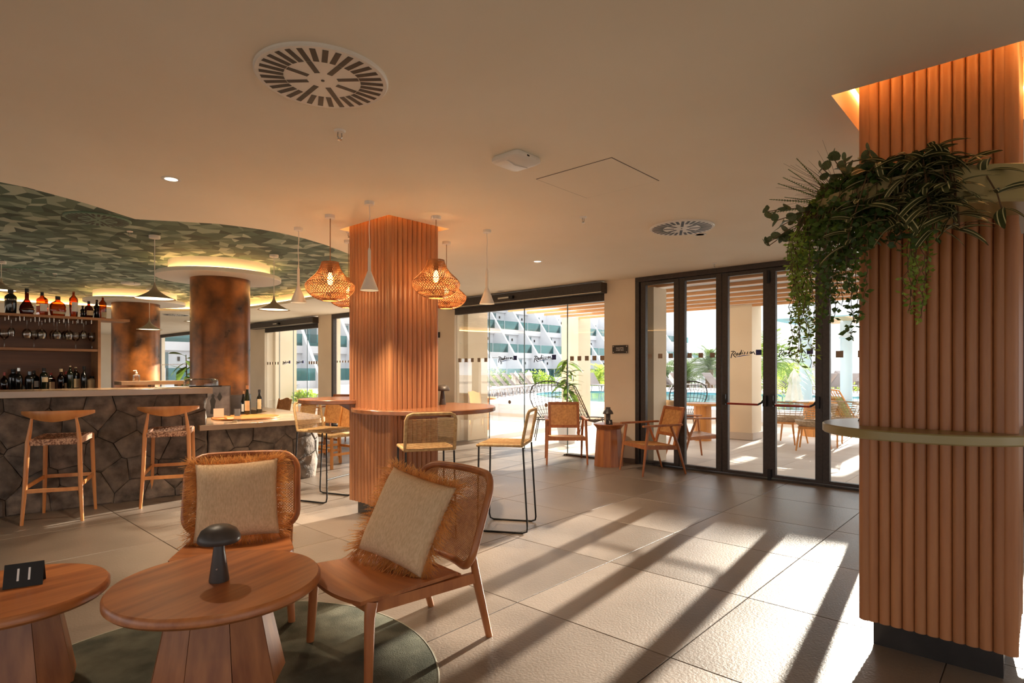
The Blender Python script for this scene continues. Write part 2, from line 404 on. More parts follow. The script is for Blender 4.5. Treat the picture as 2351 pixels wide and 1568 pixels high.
for R_ in (REC_M, REC_R):
    L = sq(R_); m = MB(); strip(L, H, H+.26, 0, 0, m)
    m.add([(p[0],p[1],H+.26) for p in L], [(0,1,2,3)]); m.build('column_recess', 'ceiling', ce)
    i0 = .012
    MB().tube([(R_[0]+i0,R_[2]+i0,H+.17),(R_[1]-i0,R_[2]+i0,H+.17),(R_[1]-i0,R_[3]-i0,H+.17),(R_[0]+i0,R_[3]-i0,H+.17)], .008, 6, closed=True).build('led_strip', 'led', ce)
# green mosaic print of the recess: jittered quads, one green each
def mosaic():
    random.seed(3)
    x0, x1, y0, y1 = -4.4, 6.2, 5.3, 16.3; sx, sy = .115, .165
    nx, ny = int((x1-x0)/sx), int((y1-y0)/sy)
    vs_ = []
    for j in range(ny+1):
        for i in range(nx+1):
            vs_.append((x0+i*sx + (j%2)*.05 + random.uniform(-.045,.045), y0+j*sy + (i%2)*.06 + random.uniform(-.05,.05), GZ))
    fs = []; cols = []
    pal = [(54,72,62),(74,94,80),(94,114,98),(114,134,118),(144,160,144),(82,106,92),(64,84,72),(168,180,164)]
    for j in range(ny):
        for i in range(nx):
            a = j*(nx+1)+i; fs.append((a, a+nx+1, a+nx+2, a+1)); cols.append(sc(random.choice(pal)))
    me = bpy.data.meshes.new('mosaic_print'); me.from_pydata(vs_, [], fs)
    ca = me.color_attributes.new('print', 'FLOAT_COLOR', 'CORNER'); k = 0; buf = []
    for c in cols: buf += list(c)*4
    ca.data.foreach_set('color', buf)
    M_ = Mt('green_print'); b = pbsdf(M_, (1,1,1,1), .7); at = M_.a('Attribute', attribute_name='print'); M_.l(at.outputs['Color'], b.inputs['Base Color'])
    me.materials.append(M_.m); return me
tag(link('mosaic_print', mosaic(), ce), 'green geometric patterned recess of the ceiling above the bar', kind='stuff')
# access hatch: a panel framed by a thin joint
hp = [on_z(*p, H) for p in ((1345,453),(1505,416),(1404,362),(1240,409))]
hx0, hx1, hy0, hy1 = min(p.x for p in hp), max(p.x for p in hp), min(p.y for p in hp), max(p.y for p in hp)
MB().box(hx0, hx1, hy0, hy1, H-.003, H+.01).build('access_panel', 'ceiling', ce)
m = MB()
for a in ((hx0-.005,hx1+.005,hy0-.005,hy0),(hx0-.005,hx1+.005,hy1,hy1+.005),(hx0-.005,hx0,hy0,hy1),(hx1,hx1+.005,hy0,hy1)): m.box(*a, H-.0015, H+.004)
m.build('panel_joint', 'grout', ce)

# ---- walls
def wall(name, boxes, label, mat='wall'):
    m = MB()
    for b in boxes: m.box(*b)
    o = m.build(name, mat); return tag(o, label, 'wall', None, 'structure')
P1, P2, P3, P4 = (4.518,5.072), (8.537,10.6), (13.06,13.70), (16.70,18.6)
for n, (a, b) in zip(('wall_window', 'wall_middle', 'wall_corner', 'wall_far'), (P1, P2, P3, P4)):
    lab = {'wall_window': 'beige plaster pier between the folding door and the sliding door', 'wall_middle': 'beige wall pier behind the middle wooden column',
           'wall_corner': 'narrow beige pier right of the far sliding door', 'wall_far': 'beige wall pier left of the far sliding door'}[n]
    wall(n, [(XW0, XW1, a, b, 0, H)], lab)
wall('wall_right', [(XW0, XW1, -6, -2.0, 0, H), (-6, XW1, -6.2, -6, 0, .15), (-6, XW1, -6.2, -6, 2.0, H)]+[(x, x+.5, -6.2, -6, .15, 2.0) for x in (-6, -2.5, 1, 4.5, 7.2)], 'beige wall on the right-hand side of the room with unseen windows sized for fill light')  # unseen window openings sized to let fill light into the room
wall('wall_back', [(-6.2, -6, -6, 27, 0, .15), (-6.2, -6, -6, 27, 2.0, H)]+[(-6.2, -6, y, y+.5, .15, 2.0) for y in range(-6, 27, 4)], 'beige wall behind the viewpoint with unseen windows sized for fill light')  # unseen openings, heads kept low to favour ground bounce over sky
wall('wall_left', [(-6, XW1, 27, 27.2, 0, H)], 'cream end wall far behind the bar')
for k, (a, b) in enumerate((P1, P3, P2)):
    bb = MB().box(XW0-.012, XW0, a, b, 0, .07).build('baseboard_'+('window', 'corner', 'middle')[k], 'tile'); tag(bb, ('stone skirting at the foot of the pier beside the folding door', 'stone skirting of the narrow pier by the far sliding door', 'stone skirting of the pier behind the middle column')[k], 'skirting', None, 'structure')

go = MB().add([(-120,-120,-.1),(XW1-.02,-120,-.1),(XW1-.02,120,-.1),(-120,120,-.1)], [(0,1,2,3)]).build('outside_ground', 'paving'); tag(go, 'unseen ground outside the other sides of the bar, added to bounce light', 'paving', None, 'structure')  # unseen ground added to control the light reaching the ceiling from below
# ---- folding glass door
def pane(parent, y0, y1, z0, z1, x=XW0+.06, mat='pane', name='glass_pane'):
    return MB().box(x-.004, x+.004, y0, y1, z0, z1).build(name, mat, parent)
def squares(parent, ys, z, s=.07, x=XW0+.055, mat='decal_tan'):
    for y in ys: MB().box(x-.0015, x, y-s/2, y+s/2, z-s/2, z+s/2).build('glass_marker', mat, parent)
ST = [((247,285),(205,330),(185,425)), ((190,272),(250,265),(292,288),(285,318),(235,345)), ((235,345),(262,378),(300,408)),
      ((348,308),(318,318),(300,345),(310,362),(330,350),(347,318),(340,352),(352,352)), ((408,305),(378,318),(368,345),(380,355),(405,335),(432,240)), ((432,240),(410,345)),
      ((457,295),(442,332),(452,338)), ((468,258),(474,266)), ((515,288),(495,298),(508,316),(500,332),(478,334)), ((578,286),(558,296),(571,314),(563,330),(541,332)),
      ((640,283),(620,305),(628,328),(650,322),(660,298),(642,284)), ((672,290),(670,330)), ((672,305),(700,284),(712,305),(722,330),(738,345))]
def lettering(leaf, yc, zc, w, x):
    """script word, underline and square badge on the glass; read from inside the room"""
    k = w/700.0
    def P(p): return (x, yc - (p[0]-535)*k, zc - (p[1]-320)*k)
    m = MB()
    for s_ in ST:
        n = len(s_); m.tube([P(q) for q in s_], [10*k]*n, 6, flatten=None)
    m.build('glass_lettering', 'decal_black', leaf)
    m = MB(); m.tube([P(q) for q in ((300,402),(380,384),(480,368),(620,360))], [3*k,9*k,10*k,3*k], 6); m.build('underline_swoosh', 'decal_blue', leaf)
    sq_ = MB().box(x-.002, x+.001, P((880,0))[1], P((755,0))[1], P((0,362))[2], P((0,243))[2]).build('badge', 'decal_navy', leaf)
    M4 = Matrix.Translation((x-.0025, P((817,0))[1], P((0,303))[2])) @ Matrix(((0,0,-1,0),(-1,0,0,0),(0,1,0,0),(0,0,0,1)))
    text_mesh('badge_text', 'BLU', 48*k, 'decal_blue', leaf, M4, .0003)
d1 = struct('door_1', 'dark anthracite folding glass door with red push bars', 'door')
fb = MB()
fb.box(XW0-.02, XW0+.12, -2.0, P1[0], 2.70, H); fb.box(XW0-.02, XW0+.12, P1[0]-.065, P1[0], 0, 2.70); fb.box(XW0-.02, XW0+.12, -2.0, -1.93, 0, 2.70); fb.box(XW0-.01, XW0+.12, -1.93, P1[0]-.065, 0, .022)
bevel(fb.build('door_frame', 'anthracite', d1), .004)
edges_ = [(4.357,3.906),(3.740,3.290),(3.127,2.672),(2.519,2.058),(1.90,1.44),(1.28,.82),(.66,.20),(.04,-.42),(-.58,-1.04),(-1.2,-1.75)]
for i, (a, b) in enumerate(edges_):
    lf = MB(); s0, s1 = .079, .079
    lf.box(XW0, XW0+.07, a, a+s0, .03, 2.695); lf.box(XW0, XW0+.07, b-s1, b, .03, 2.695); lf.box(XW0, XW0+.07, b, a, 2.645, 2.695); lf.box(XW0, XW0+.07, b, a, .03, .07)
    lo = bevel(lf.build('leaf', 'anthracite', d1), .004)
    pane(lo, b, a, .07, 2.645, XW0+.035)
    yc = (a+b)/2
    if i in (2, 3):
        lettering(lo, yc-.005, 1.615, .40, XW0+.026)
        hb = MB(); hz = .985
        for yy in (a+.035, b-.035): hb.box(XW0-.05, XW0, yy-.022, yy+.022, hz-.05, hz+.09)
        hb.tube([(XW0-.025, a+.03, hz+.05),(XW0-.05, a+.005, hz-.02),(XW0-.06, a-.02, hz-.03)], .013, 8)
        hb.tube([(XW0-.025, b-.03, hz+.05),(XW0-.05, b+.0, hz-.005),(XW0-.06, b+.04, hz-.03)], .013, 8)
        hh = hb.build('panic_handle', 'black_metal', lo, 40)
        MB().tube([(XW0-.06, a-.02, hz-.03),(XW0-.06, b+.04, hz-.03)], .014, 10).build('push_bar', 'red', lo, 40)
    else:
        ys = [yc+.165, yc, yc-.165] if i < 2 else [yc+.13, yc-.10]
        squares(lo, ys, 1.60 if i < 2 else 1.585, .068 if i < 2 else .08, XW0+.03)
MB().box(XW0-.03, XW0, 2.565, 2.605, .0, .14).build('floor_bolt', 'black_metal', d1)
MB().tube([(XW0-.03, 2.60, 2.50),(XW0-.03, 2.60, 2.66)], .02, 8).build('top_bolt', 'black_metal', d1, 40)

# ---- sliding glass doors
def slider(name, label, y0, y1, hy0, hy1, joints, logo, rail=True):
    d = struct(name, label, 'door')
    bevel(MB().box(XW0-.17, XW0+.0, hy0, hy1, 2.585, 2.745).build('operator_box', 'anthracite', d), .006)
    MB().box(XW0+.01, XW0+.10, y0, y1, 2.475, 2.60).build('head_rail', 'anthracite', d)
    MB().box(XW0-.172, XW0-.165, hy0, hy1, 2.588, 2.600).build('trim_strip', 'steel', d)
    yc = (hy0+hy1)/2-.05
    MB().box(XW0-.22, XW0-.17, yc-.02, yc+.07, 2.635, 2.685).build('motion_sensor', 'black_metal', d)
    MB().box(XW0-.185, XW0-.17, yc+.10, yc+.36, 2.65, 2.68).build('maker_plate', 'steel', d)
    J = [y1]+list(joints)+[y0]
    for i in range(len(J)-1):
        a, b = J[i], J[i+1]; off = .06 if i in (0, len(J)-2) else .03
        p = pane(d, b, a, .01, 2.48, XW0+off)
        ey = MB().box(XW0+off-.007, XW0+off+.007, b-.006, b+.006, .01, 2.48).build('glass_edge', 'far_glass', p)
        if i in (1, 2):
            lettering(p, (a+b)/2-(.05 if i==1 else .0), 1.60, .46*(b-a)/(-.90), XW0+off-.008)
        else:
            n = 5; w = a-b
            squares(p, [b+w*(k+.5)/n for k in range(n)], 1.585, .075, XW0+off-.006)
    return d
slider('door_2', 'wide frameless sliding glass door with a dark header onto the pool terrace', 5.072, 8.537, 5.02, 8.74, (7.638, 6.748, 5.807), True)
ds = bpy.data.objects['door_2']
for p in ((1170,923),(1254,930)):
    q = on_x(p[0], p[1], XW0+.02); m = MB(); m.lathe([(0,-.003),(.034,-.003),(.034,.003),(0,.003)], 20, (0,0,0), Matrix.Translation(q) @ Matrix.Rotation(PI/2, 4, 'Y')); m.build('glass_marker', 'decal_tan', ds)
MB().lathe([(.0,0),(.045,0),(.03,.02),(.0,.025)], 14, (XW0-.02, 5.807, 0)).build('floor_guide', 'black_metal', ds, 40)
MB().box(XW0-.03, XW0+.1, 5.072, 5.8, .0, .03).build('sill', 'anthracite', ds)
slider('door_3', 'distant frameless sliding glass door with a dark header left of the middle column', 13.70, 16.70, 13.68, 17.3, (15.9, 15.05, 14.3), True)
def fixed_window(name, label, y0, y1, z0=0.02, z1=2.70, mull=()):
    d = struct(name, label, 'window'); m = MB()
    m.box(XW0, XW0+.1, y0, y0+.07, 0, H); m.box(XW0, XW0+.1, y1-.07, y1, 0, H); m.box(XW0, XW0+.1, y0+.07, y1-.07, 2.66, H); m.box(XW0, XW0+.1, y0+.07, y1-.07, 0, .05)
    m.build('window_frame', 'anthracite', d); p = pane(d, y0+.07, y1-.07, .05, 2.66)
    n = int((y1-y0)/.13)
    squares(d, [y0+.12+(y1-y0-.24)*(k+.5)/n for k in range(n)], 1.60, .05)
fixed_window('window_1', 'fixed glass window with dark frame just left of the middle wooden column', 10.6, 13.06)
fixed_window('window_2', 'distant fixed glass window with dark frame between the two bronze columns', 18.6, 26.0)
MB().box(XW0, XW1, 26.0, 27, 0, H).build('wall_end', 'wall'); tag(bpy.data.objects['wall_end'], 'cream wall at the far left end of the window front', 'wall', None, 'structure')
# ================================================================ COLUMNS
def batten_mesh(p, z0, z1, depth_=.021):
    m = MB(); n = 7; pts = [(math.cos(PI*k/n)*p/2, math.sin(PI*k/n)*depth_) for k in range(n+1)]
    pts = pts + [(-p/2, -.008), (p/2, -.008)]
    m.prism(pts, z0, z1); return m.mesh('batten', 'batten', 50)
def corner_mesh(r, z0, z1):
    m = MB(); m.lathe([(r, z0), (r, z1)], 16); return m.mesh('corner_batten', 'batten', 50)
def fluted(name_label, x0, x1, y0, y1, nx, ny, zt=H+.25):
    c = thing('fluted_column', name_label, 'column', ((x0+x1)/2, (y0+y1)/2, 0), 0, 'wood-clad columns')
    hx, hy = (x1-x0)/2, (y1-y0)/2; z0 = .135; d = .024
    MB().box(-hx+d, hx-d, -hy+d, hy-d, z0+.004, zt).build('core', 'batten', c)
    MB().box(-hx+.075, hx-.075, -hy+.055, hy-.055, 0, z0+.003).build('plinth', 'plinth', c)
    r = .03
    cm = corner_mesh(r, z0, zt)
    for sx in (-1, 1):
        for sy in (-1, 1): link('corner_batten', cm, c, (sx*(hx-r), sy*(hy-r), 0))
    px, py = (2*hx-2*r-.02)/nx, (2*hy-2*r-.02)/ny
    mx, my = batten_mesh(px, z0, zt), batten_mesh(py, z0, zt)
    for k in range(nx):
        x = -hx+r+.01+px*(k+.5)
        link('batten', mx, c, (x, hy-d, 0)); link('batten', mx, c, (x, -hy+d, 0), PI)
    for k in range(ny):
        y = -hy+r+.01+py*(k+.5)
        link('batten', my, c, (hx-d, y, 0), -PI/2); link('batten', my, c, (-hx+d, y, 0), PI/2)
    return c
fluted('wood-clad column of vertical half-round battens in the middle of the room, with two round shelves', 3.15, 3.73, 4.355, 5.035, 9, 11)
fluted('large wood-clad column of vertical half-round battens on the right, carrying a planter of trailing plants', 3.384, 4.06, .085, .705, 11, 11)
def disc(m, cx, cy, r, z0, z1, n=64, b=.006):
    m.lathe([(r-b, z0), (r, z0+b), (r, z1-b), (r-b, z1)], n, (cx, cy, 0)); return m
def shelf_disc(name, label, cx, cy, r, z0, z1, mat, brackets=()):
    t = thing(name, label, 'shelf', (cx, cy, z0), 0)
    disc(MB(), 0, 0, r, 0, z1-z0).build('top', mat, t, 40)
    for (a, b) in brackets:
        m = MB(); m.prism([(0,0),(a,0),(0,-.10)], -.015, .015, Matrix.Rotation(b, 4, 'Z') @ Matrix.Rotation(PI/2, 4, 'X')); m.build('bracket', mat, t)
    return t
MAT['table_wood'] = wood('shelf_walnut', (120,74,48), (150,98,66), 'x', .22, 5, .05, .03, 8)
st1 = shelf_disc('round_shelf', 'large round wooden bar shelf on the right side of the middle column', 3.69, 4.53, .70, .998, 1.04, 'table_wood')
m = MB(); m.box(-.42, .12, -.22, -.19, -.055, -.0); m.box(.08, .12, -.3, .3, -.055, 0); m.build('apron', 'table_wood', st1)
st2 = shelf_disc('round_shelf', 'smaller round wooden bar shelf on the left side of the middle column, a little higher', 3.22, 5.30, .40, 1.068, 1.11, 'table_wood')
MB().prism([(0,0),(.22,0),(0,-.10)], -.02, .02, Matrix.Translation((.1,-.1,0)) @ Matrix.Rotation(2.0, 4, 'Z') @ Matrix.Rotation(PI/2, 4, 'X')).build('bracket', 'table_wood', st2)
lg = shelf_disc('round_ledge', 'pale olive round ledge wrapped around the right wooden column', 3.62, .44, .475, 1.07, 1.117, 'olive')
pt = thing('ring_planter', 'olive green round planter ring high on the right wooden column', 'planter', (3.50, .44, 2.08))
MB().lathe([(.0,0),(.52,0),(.53,.01),(.53,.15),(.52,.155),(.495,.155),(.49,.15),(.49,.06),(0,.06)], 64).build('bowl', 'olive', pt, 40)
MB().lathe([(0,.06),(.488,.06),(.488,.115),(0,.13)], 40).build('soil', 'soil', pt, 40)
# round bronze columns with their floating ceiling discs
def bronze(cx, cy, r, label, R_, dlabel):
    c = thing('round_column', label, 'column', (cx, cy, 0), 0, 'round bronze columns')
    MB().lathe([(r, 1.02), (r, H+.02)], 56).build('shaft', 'bronze', c, 40)
    MB().lathe([(r+.012, 0), (r+.012, 1.02), (r, 1.03)], 56).build('base_sleeve', 'bronze_dark', c, 40)
    d = thing('ceiling_disc', dlabel, 'ceiling disc', (cx, cy, H), 0, 'floating ceiling discs')
    MB().lathe([(r+.003,0),(R_,0),(R_+.004,.004),(R_+.004,.055),(R_,.06),(R_-.16,.06)], 72).build('disc', 'white', d, 40)
    MB().lathe([(R_-.16,.06),(R_-.16,GZ-H)], 72).build('drum', 'white', d, 40)
    MB().tube([((R_-.10)*math.cos(2*PI*k/48), (R_-.10)*math.sin(2*PI*k/48), .072) for k in range(48)], .009, 6, closed=True).build('led_strip', 'led2', d)
bronze(3.60, 9.28, .412, 'nearer round column with brown bronze patina behind the bar', .855, 'white floating ceiling disc with amber cove light on the nearer bronze column')
bronze(3.74, 14.0, .43, 'farther round column with brown bronze patina behind the bar shelves', .90, 'white floating ceiling disc with amber cove light on the farther bronze column')

# ================================================================ CEILING FITTINGS
def diffuser_meshes(mat):
    R_ = .30; P = MB()
    P.lathe([(0,-.016),(R_-.006,-.016),(R_,-.010),(R_,0),(0,0)], 64)
    pl = P.mesh('face_plate', mat, 40)
    s = MB(); s.box(.172, .276, -.0125, .0125, -.0172, -.012); outer = s.mesh('slot', 'black_card')
    s2 = MB(); s2.box(.07, .168, -.0125, .0125, -.0172, -.012); inner = s2.mesh('slot', 'black_card')
    return pl, outer, inner
def diffuser(meshes, p, label, rz=0):
    pl, so, si = meshes
    t = thing('air_diffuser', label, 'air vent', p, rz, 'round swirl air diffusers')
    link('face_plate', pl, t)
    for k in range(32): link('slot', so, t, (0,0,0), 2*PI*k/32)
    for k in range(8): link('slot', si, t, (0,0,0), 2*PI*k/8)
    MB().lathe([(0,-.019),(.008,-.019),(.008,-.015)], 10).build('screw', 'black_card', t)
MAT['green_metal'] = flat('green_metal', (100,130,112), .5)
dm_w, dm_g = diffuser_meshes('white'), diffuser_meshes('green_metal')
zz = lambda x, y, z=H: on_z(x, y, z)
diffuser(dm_w, zz(741,177), 'large round white swirl air diffuser near the top of the picture', .7)
diffuser(dm_w, zz(1565,521), 'round white swirl air diffuser on the ceiling near the folding door', .5)
diffuser(dm_w, zz(404,722), 'far white swirl air diffuser between the two bronze columns')
diffuser(dm_g, zz(225,502,GZ), 'nearest round green air diffuser on the patterned ceiling', .2)
diffuser(dm_g, zz(48,620,GZ), 'round green air diffuser at the left edge above the bottles', .2)
diffuser(dm_g, zz(616,680,GZ), 'round green air diffuser behind the trumpet pendant near the bronze column', .2)
def sprinkler(p, label):
    t = thing('sprinkler', label, 'sprinkler', p, 0, 'fire sprinklers')
    MB().lathe([(0,-.012),(.028,-.010),(.034,0),(0,0)], 18).build('rosette', 'white', t, 40)
    m = MB(); m.tube([(-.012,0,-.012),(-.014,0,-.035),(0,0,-.05)], .0035, 6); m.tube([(.012,0,-.012),(.014,0,-.035),(0,0,-.05)], .0035, 6); m.lathe([(0,-.055),(.014,-.053),(.014,-.050),(0,-.050)], 10)
    m.build('nozzle', 'steel', t)
for (x, y, z, l) in ((780,300,H,'sprinkler head just below the large air diffuser'), (1339,498,H,'small sprinkler head left of the second white diffuser'), (1640,604,H,'sprinkler head above the folding door'),
                     (298,531,GZ,'white sprinkler head on the green ceiling beside the green diffuser'), (126,628,GZ,'white sprinkler head on the green ceiling above the bottles'), (802,533,H,'sprinkler head tucked left of the middle column'), (653,733,H,'distant sprinkler head above the far sliding door')):
    sprinkler(zz(x, y, z), l)
def downlight(p, label, e=30, on=True, R_=.052):
    t = thing('downlight', label, 'spotlight', p, 0, 'recessed downlights')
    MB().lathe([(R_*.8,-.003),(R_,-.006),(R_+.012,-.003),(R_+.012,0)], 24, caps=False).build('trim_ring', 'white', t, 40)
    MB().lathe([(0,-.002),(R_*.82,-.002)], 24).build('lens', 'down' if on else 'white', t)
    if on:
        l = lamp('SPOT', 'downlight_beam', (0,0,-.02), e, (1,.80,.58), t, spot_size=math.radians(115), spot_blend=.8, shadow_soft_size=.05)
for (x, y, l) in ((393,411,'lit recessed downlight above the bar stools'), (1234,600,'small lit downlight near the sliding door header'), (1607,538,'white downlight touching the second diffuser'), (1150,668,'flush downlight right above the sliding door header')):
    downlight(zz(x, y), l, 25, y in (411, 600))
for (x, y, w_) in ((.3,.3,'nearest to the viewpoint'),(-1.6,2.6,'behind the viewpoint to the left'),(1.4,-1.6,'behind the viewpoint to the right'),(-2,-2,'farthest behind the viewpoint')):  # unseen ceiling lamps added for fill light around the viewpoint
    downlight((x, y, H), 'unseen ceiling downlight added for fill light '+w_, 6)
def access_point(p, label, rz, s=.19):
    t = thing('access_point', label, 'wifi box', p, rz)
    m = MB(); b = s/2; q = b-.022
    def rr(h, z, k=.03): return [(sx*(h-k)+ k*math.cos(a), sy*(h-k)+k*math.sin(a), z) for (sx, sy, a0) in ((1,1,0),(-1,1,PI/2),(-1,-1,PI),(1,-1,1.5*PI)) for a in (a0, a0+PI/6, a0+PI/3, a0+PI/2)]
    L = [rr(b*.93, 0), rr(b, -.014), rr(b, -.032), rr(b*.9, -.043)]
    vv = sum(L, []); n = 16
    m.add(vv, [tuple(n*3+k for k in range(n-1,-1,-1))] + [(i*n+k, n*(i+1)+k, n*(i+1)+(k+1)%n, i*n+(k+1)%n) for i in range(3) for k in range(n)])
    m.build('housing', 'white', t, 40)
    MB().box(-.03, -.01, -b-.002, -b+.01, -.025, -.016).build('port', 'black_card', t)
    MB().tube([(-b*.8, -.01, -.0445), (0, .012, -.0462), (b*.8, -.01, -.0445)], .004, 6).build('ridge', 'white', t, 60)
access_point(zz(1185,362), 'white square wireless access point on the ceiling', .0, .24)
access_point(zz(300,648,GZ), 'white square wireless access point on the green ceiling near the farther bronze column', .4, .24)
# ---- pendants
def pend_base(t, r=.04, h=.028): MB().lathe([(0,-h),(r-.002,-h),(r,-h+.003),(r,0),(0,0)], 24).build('canopy', 'white', t, 40)
def cone_pendant(x, y, ytube, yb, wpx, label):
    p = zz(x, y); t = thing('cone_pendant', label, 'pendant lamp', p, 0, 'white cone pendants'); d = depth(p)
    zt = CAM_H+(HY-ytube)*d/F_PX-H; zb = CAM_H+(HY-yb)*d/F_PX-H; r = wpx/2*d/F_PX; zc = zb+(zt-zb)*.48
    pend_base(t)
    w = .006; pts = [(w*math.sin(k*1.1)*(k not in (0,8)), w*math.cos(k*.8)*(k not in (0,8)), -.02+(zt+.02)*k/8) for k in range(9)]
    MB().tube(pts, .0035, 6).build('cord', 'white', t, 60)
    MB().lathe([(0,zt+.012),(.006,zt+.01),(.012,zt-.012),(.0125,zc),(r,zb),(r-.003,zb+.002),(.010,zc-.01),(0,zc-.012)], 32).build('shade', 'white', t, 30)
    MB().lathe([(0,zb+.02),(r*.62,zb+.02)], 20).build('diffuser', 'lampglow', t)
    lamp('SPOT', 'pendant_beam', (0,0,zb+.012), 20, (1,.76,.50), t, spot_size=math.radians(110), spot_blend=.7, shadow_soft_size=.03)
cone_pendant(848,463,572,667,42, 'white cone pendant lamp hanging in front of the middle column')
cone_pendant(685,523,616,695,36, 'white cone pendant lamp left of the first wicker lamp')
cone_pendant(1118,528,618,698,35, 'white cone pendant lamp to the right of the wicker lamps')
def rattan_shade_meshes(R_, Hh):
    prof = [(.34,1.0),(.38,.92),(.44,.82),(.56,.70),(.74,.59),(.90,.49),(.99,.41),(1.0,.36),(.96,.27),(.86,.18),(.70,.09),(.50,.03),(.32,0)]
    def rz(t):
        f_ = t*(len(prof)-1); i = min(int(f_), len(prof)-2); q = f_-i
        return ((prof[i][0]*(1-q)+prof[i+1][0]*q)*R_, (prof[i][1]*(1-q)+prof[i+1][1]*q)*Hh)
    m = MB(); N = 50; K = 26
    for sgn in (1, -1):
        for j in range(N):
            pts = []; nor = []
            for k in range(K+1):
                t = k/K; r, z = rz(t); a = 2*PI*j/N + sgn*t*1.6; off = .0012*sgn
                pts.append(Vector(((r+off)*math.cos(a), (r+off)*math.sin(a), z))); nor.append(Vector((math.cos(a), math.sin(a), 0)))
            w = .0056; vv = []
            for k in range(K+1):
                d = pts[min(k+1,K)]-pts[max(k-1,0)]; sd_ = d.cross(nor[k]).normalized(); vv += [pts[k]-sd_*w/2, pts[k]+sd_*w/2]
            m.add(vv, [(2*k, 2*k+1, 2*k+3, 2*k+2) for k in range(K)])
    weave = m.mesh('weave', 'rattan')
    g = MB()
    for t in (0, .45, .78, 1.0):
        r, z = rz(t); g.tube([((r)*math.cos(2*PI*k/40), r*math.sin(2*PI*k/40), z) for k in range(40)], .0045 if t in (0,1) else .003, 6, closed=True)
    return weave, g.mesh('hoop', 'rattan', 60)
rw, rh = rattan_shade_meshes(.213, .33)
def rattan_pendant(x, y, yt, yb, label, d=None, scale=1):
    p = zz(x, y); d = depth(p); t = thing('wicker_pendant', label, 'pendant lamp', p, 0, 'wicker pendants')
    zt = CAM_H+(HY-yt)*d/F_PX-H; zb = CAM_H+(HY-yb)*d/F_PX-H
    pend_base(t, .045, .03)
    MB().tube([(0,0,-.02),(0,0,zt-.03)], .0035, 6).build('cord', 'shelf_wood', t)
    sh = link('shade', rw, t, (0,0,zb)); sh.scale = (1,1,(zt-zb)/.33)
    hp_ = link('hoops', rh, sh)
    MB().lathe([(0,zt-.02),(.02,zt-.025),(.022,zt-.09),(0,zt-.09)], 16).build('socket', 'black_metal', t, 40)
    b = MB().lathe([(.011,zt-.09),(.022,zt-.125),(.026,zt-.155),(.018,zt-.19),(0,zt-.20)], 16).build('bulb', 'bulb', t, 40)
    lamp('POINT', 'bulb_light', (0,0,zt-.23), 1.2, (1,.62,.30), t, shadow_soft_size=.03)
rattan_pendant(758,494,603,690, 'wicker gourd-shaped pendant lamp left of the middle column')
rattan_pendant(1001,497,598,684, 'wicker gourd-shaped pendant lamp overlapping the right edge of the middle column')
rattan_pendant(1025,555,640,708, 'farther wicker pendant lamp half hidden behind the right one')
p_ = on_d(800, 560, 7.1)
rattan_pendant(800,552,640,706, 'farther wicker pendant lamp mostly hidden behind the middle column')
def trumpet(x, y, ys, yb, wpx, label, z0=GZ):
    p = zz(x, y, z0); d = depth(p); t = thing('trumpet_pendant', label, 'pendant lamp', p, 0, 'trumpet pendants over the bar')
    zt = CAM_H+(HY-ys)*d/F_PX-z0; zb = CAM_H+(HY-yb)*d/F_PX-z0; r = wpx/2*d/F_PX
    pend_base(t, .06, .035); MB().tube([(0,0,-.02),(0,0,zt)], .005, 6).build('cord', 'white', t)
    h_ = zt-zb; prof = [(.008,zt+.01),(.012,zt-.02)]+[(r*(.06+.94*(k/10)**2.2), zt-h_*(.06+.92*k/10)) for k in range(1,11)]+[(r,zb),(r-.004,zb),(r*.9,zb+.012)]
    MB().lathe(prof, 40, caps=False).build('shade', 'lamp_taupe', t, 50)
    MB().lathe([(0,zb+.014),(r*.9,zb+.012)], 32).build('diffuser', 'lampglow', t)
    lamp('SPOT', 'pendant_beam', (0,0,zb-.005), 30, (1,.76,.5), t, spot_size=math.radians(130), spot_blend=.7, shadow_soft_size=.1)
MAT['lamp_taupe'] = flat('lamp_taupe', (176,158,132), .5)
trumpet(355,541,650,687,87, 'nearer trumpet pendant lamp over the bar counter')
trumpet(629,585,681,712,70, 'trumpet pendant lamp right of the nearer bronze column')
trumpet(343,663,732,757,52, 'small far trumpet pendant lamp in front of the farther bronze column')
trumpet(446,668,730,739,44, 'far trumpet pendant lamp peeking out left of the nearer bronze column')
trumpet(3,600,640,667,60, 'trumpet pendant lamp cut by the left edge of the picture')
# ---- wall signs
ex = thing('exit_sign', 'small black exit sign with white arrow on the wall right of the middle column', 'sign', on_x(1003,769,XW0-.02))
MB().box(-.01,.02,-.07,.07,-.055,.055).build('box', 'black_card', ex)
m = MB(); m.box(-.013,-.01,-.02,.025,-.03,.03); m.build('pictogram', 'card_white', ex)
pq = thing('wall_plaque', 'small dark plaque with pale lettering and four steel studs beside the folding door', 'sign', on_x(1423.5,802,XW0-.02))
pw, ph = .135, .062
MB().box(-.004,.004,-pw,pw,-ph,ph).build('plate', 'anthracite', pq)
MT = Matrix(((0,0,-1,0),(-1,0,0,0),(0,1,0,0),(0,0,0,1)))
text_mesh('title_text', 'NAOMA', .036, 'card_white', pq, Matrix.Translation((-.0045,.0,.018)) @ MT)
text_mesh('subtitle_text', 'LOBBY BAR', .026, 'card_white', pq, Matrix.Translation((-.0045,.0,-.012)) @ MT)
for sy in (-1,1):
    for sz in (-1,1): MB().lathe([(0,-.007),(.009,-.005),(.009,.02),(0,.02)], 12, (0,0,0), Matrix.Translation((0,sy*(pw-.018),sz*(ph-.018))) @ Matrix.Rotation(PI/2,4,'Y')).build('stud', 'steel', pq, 40)
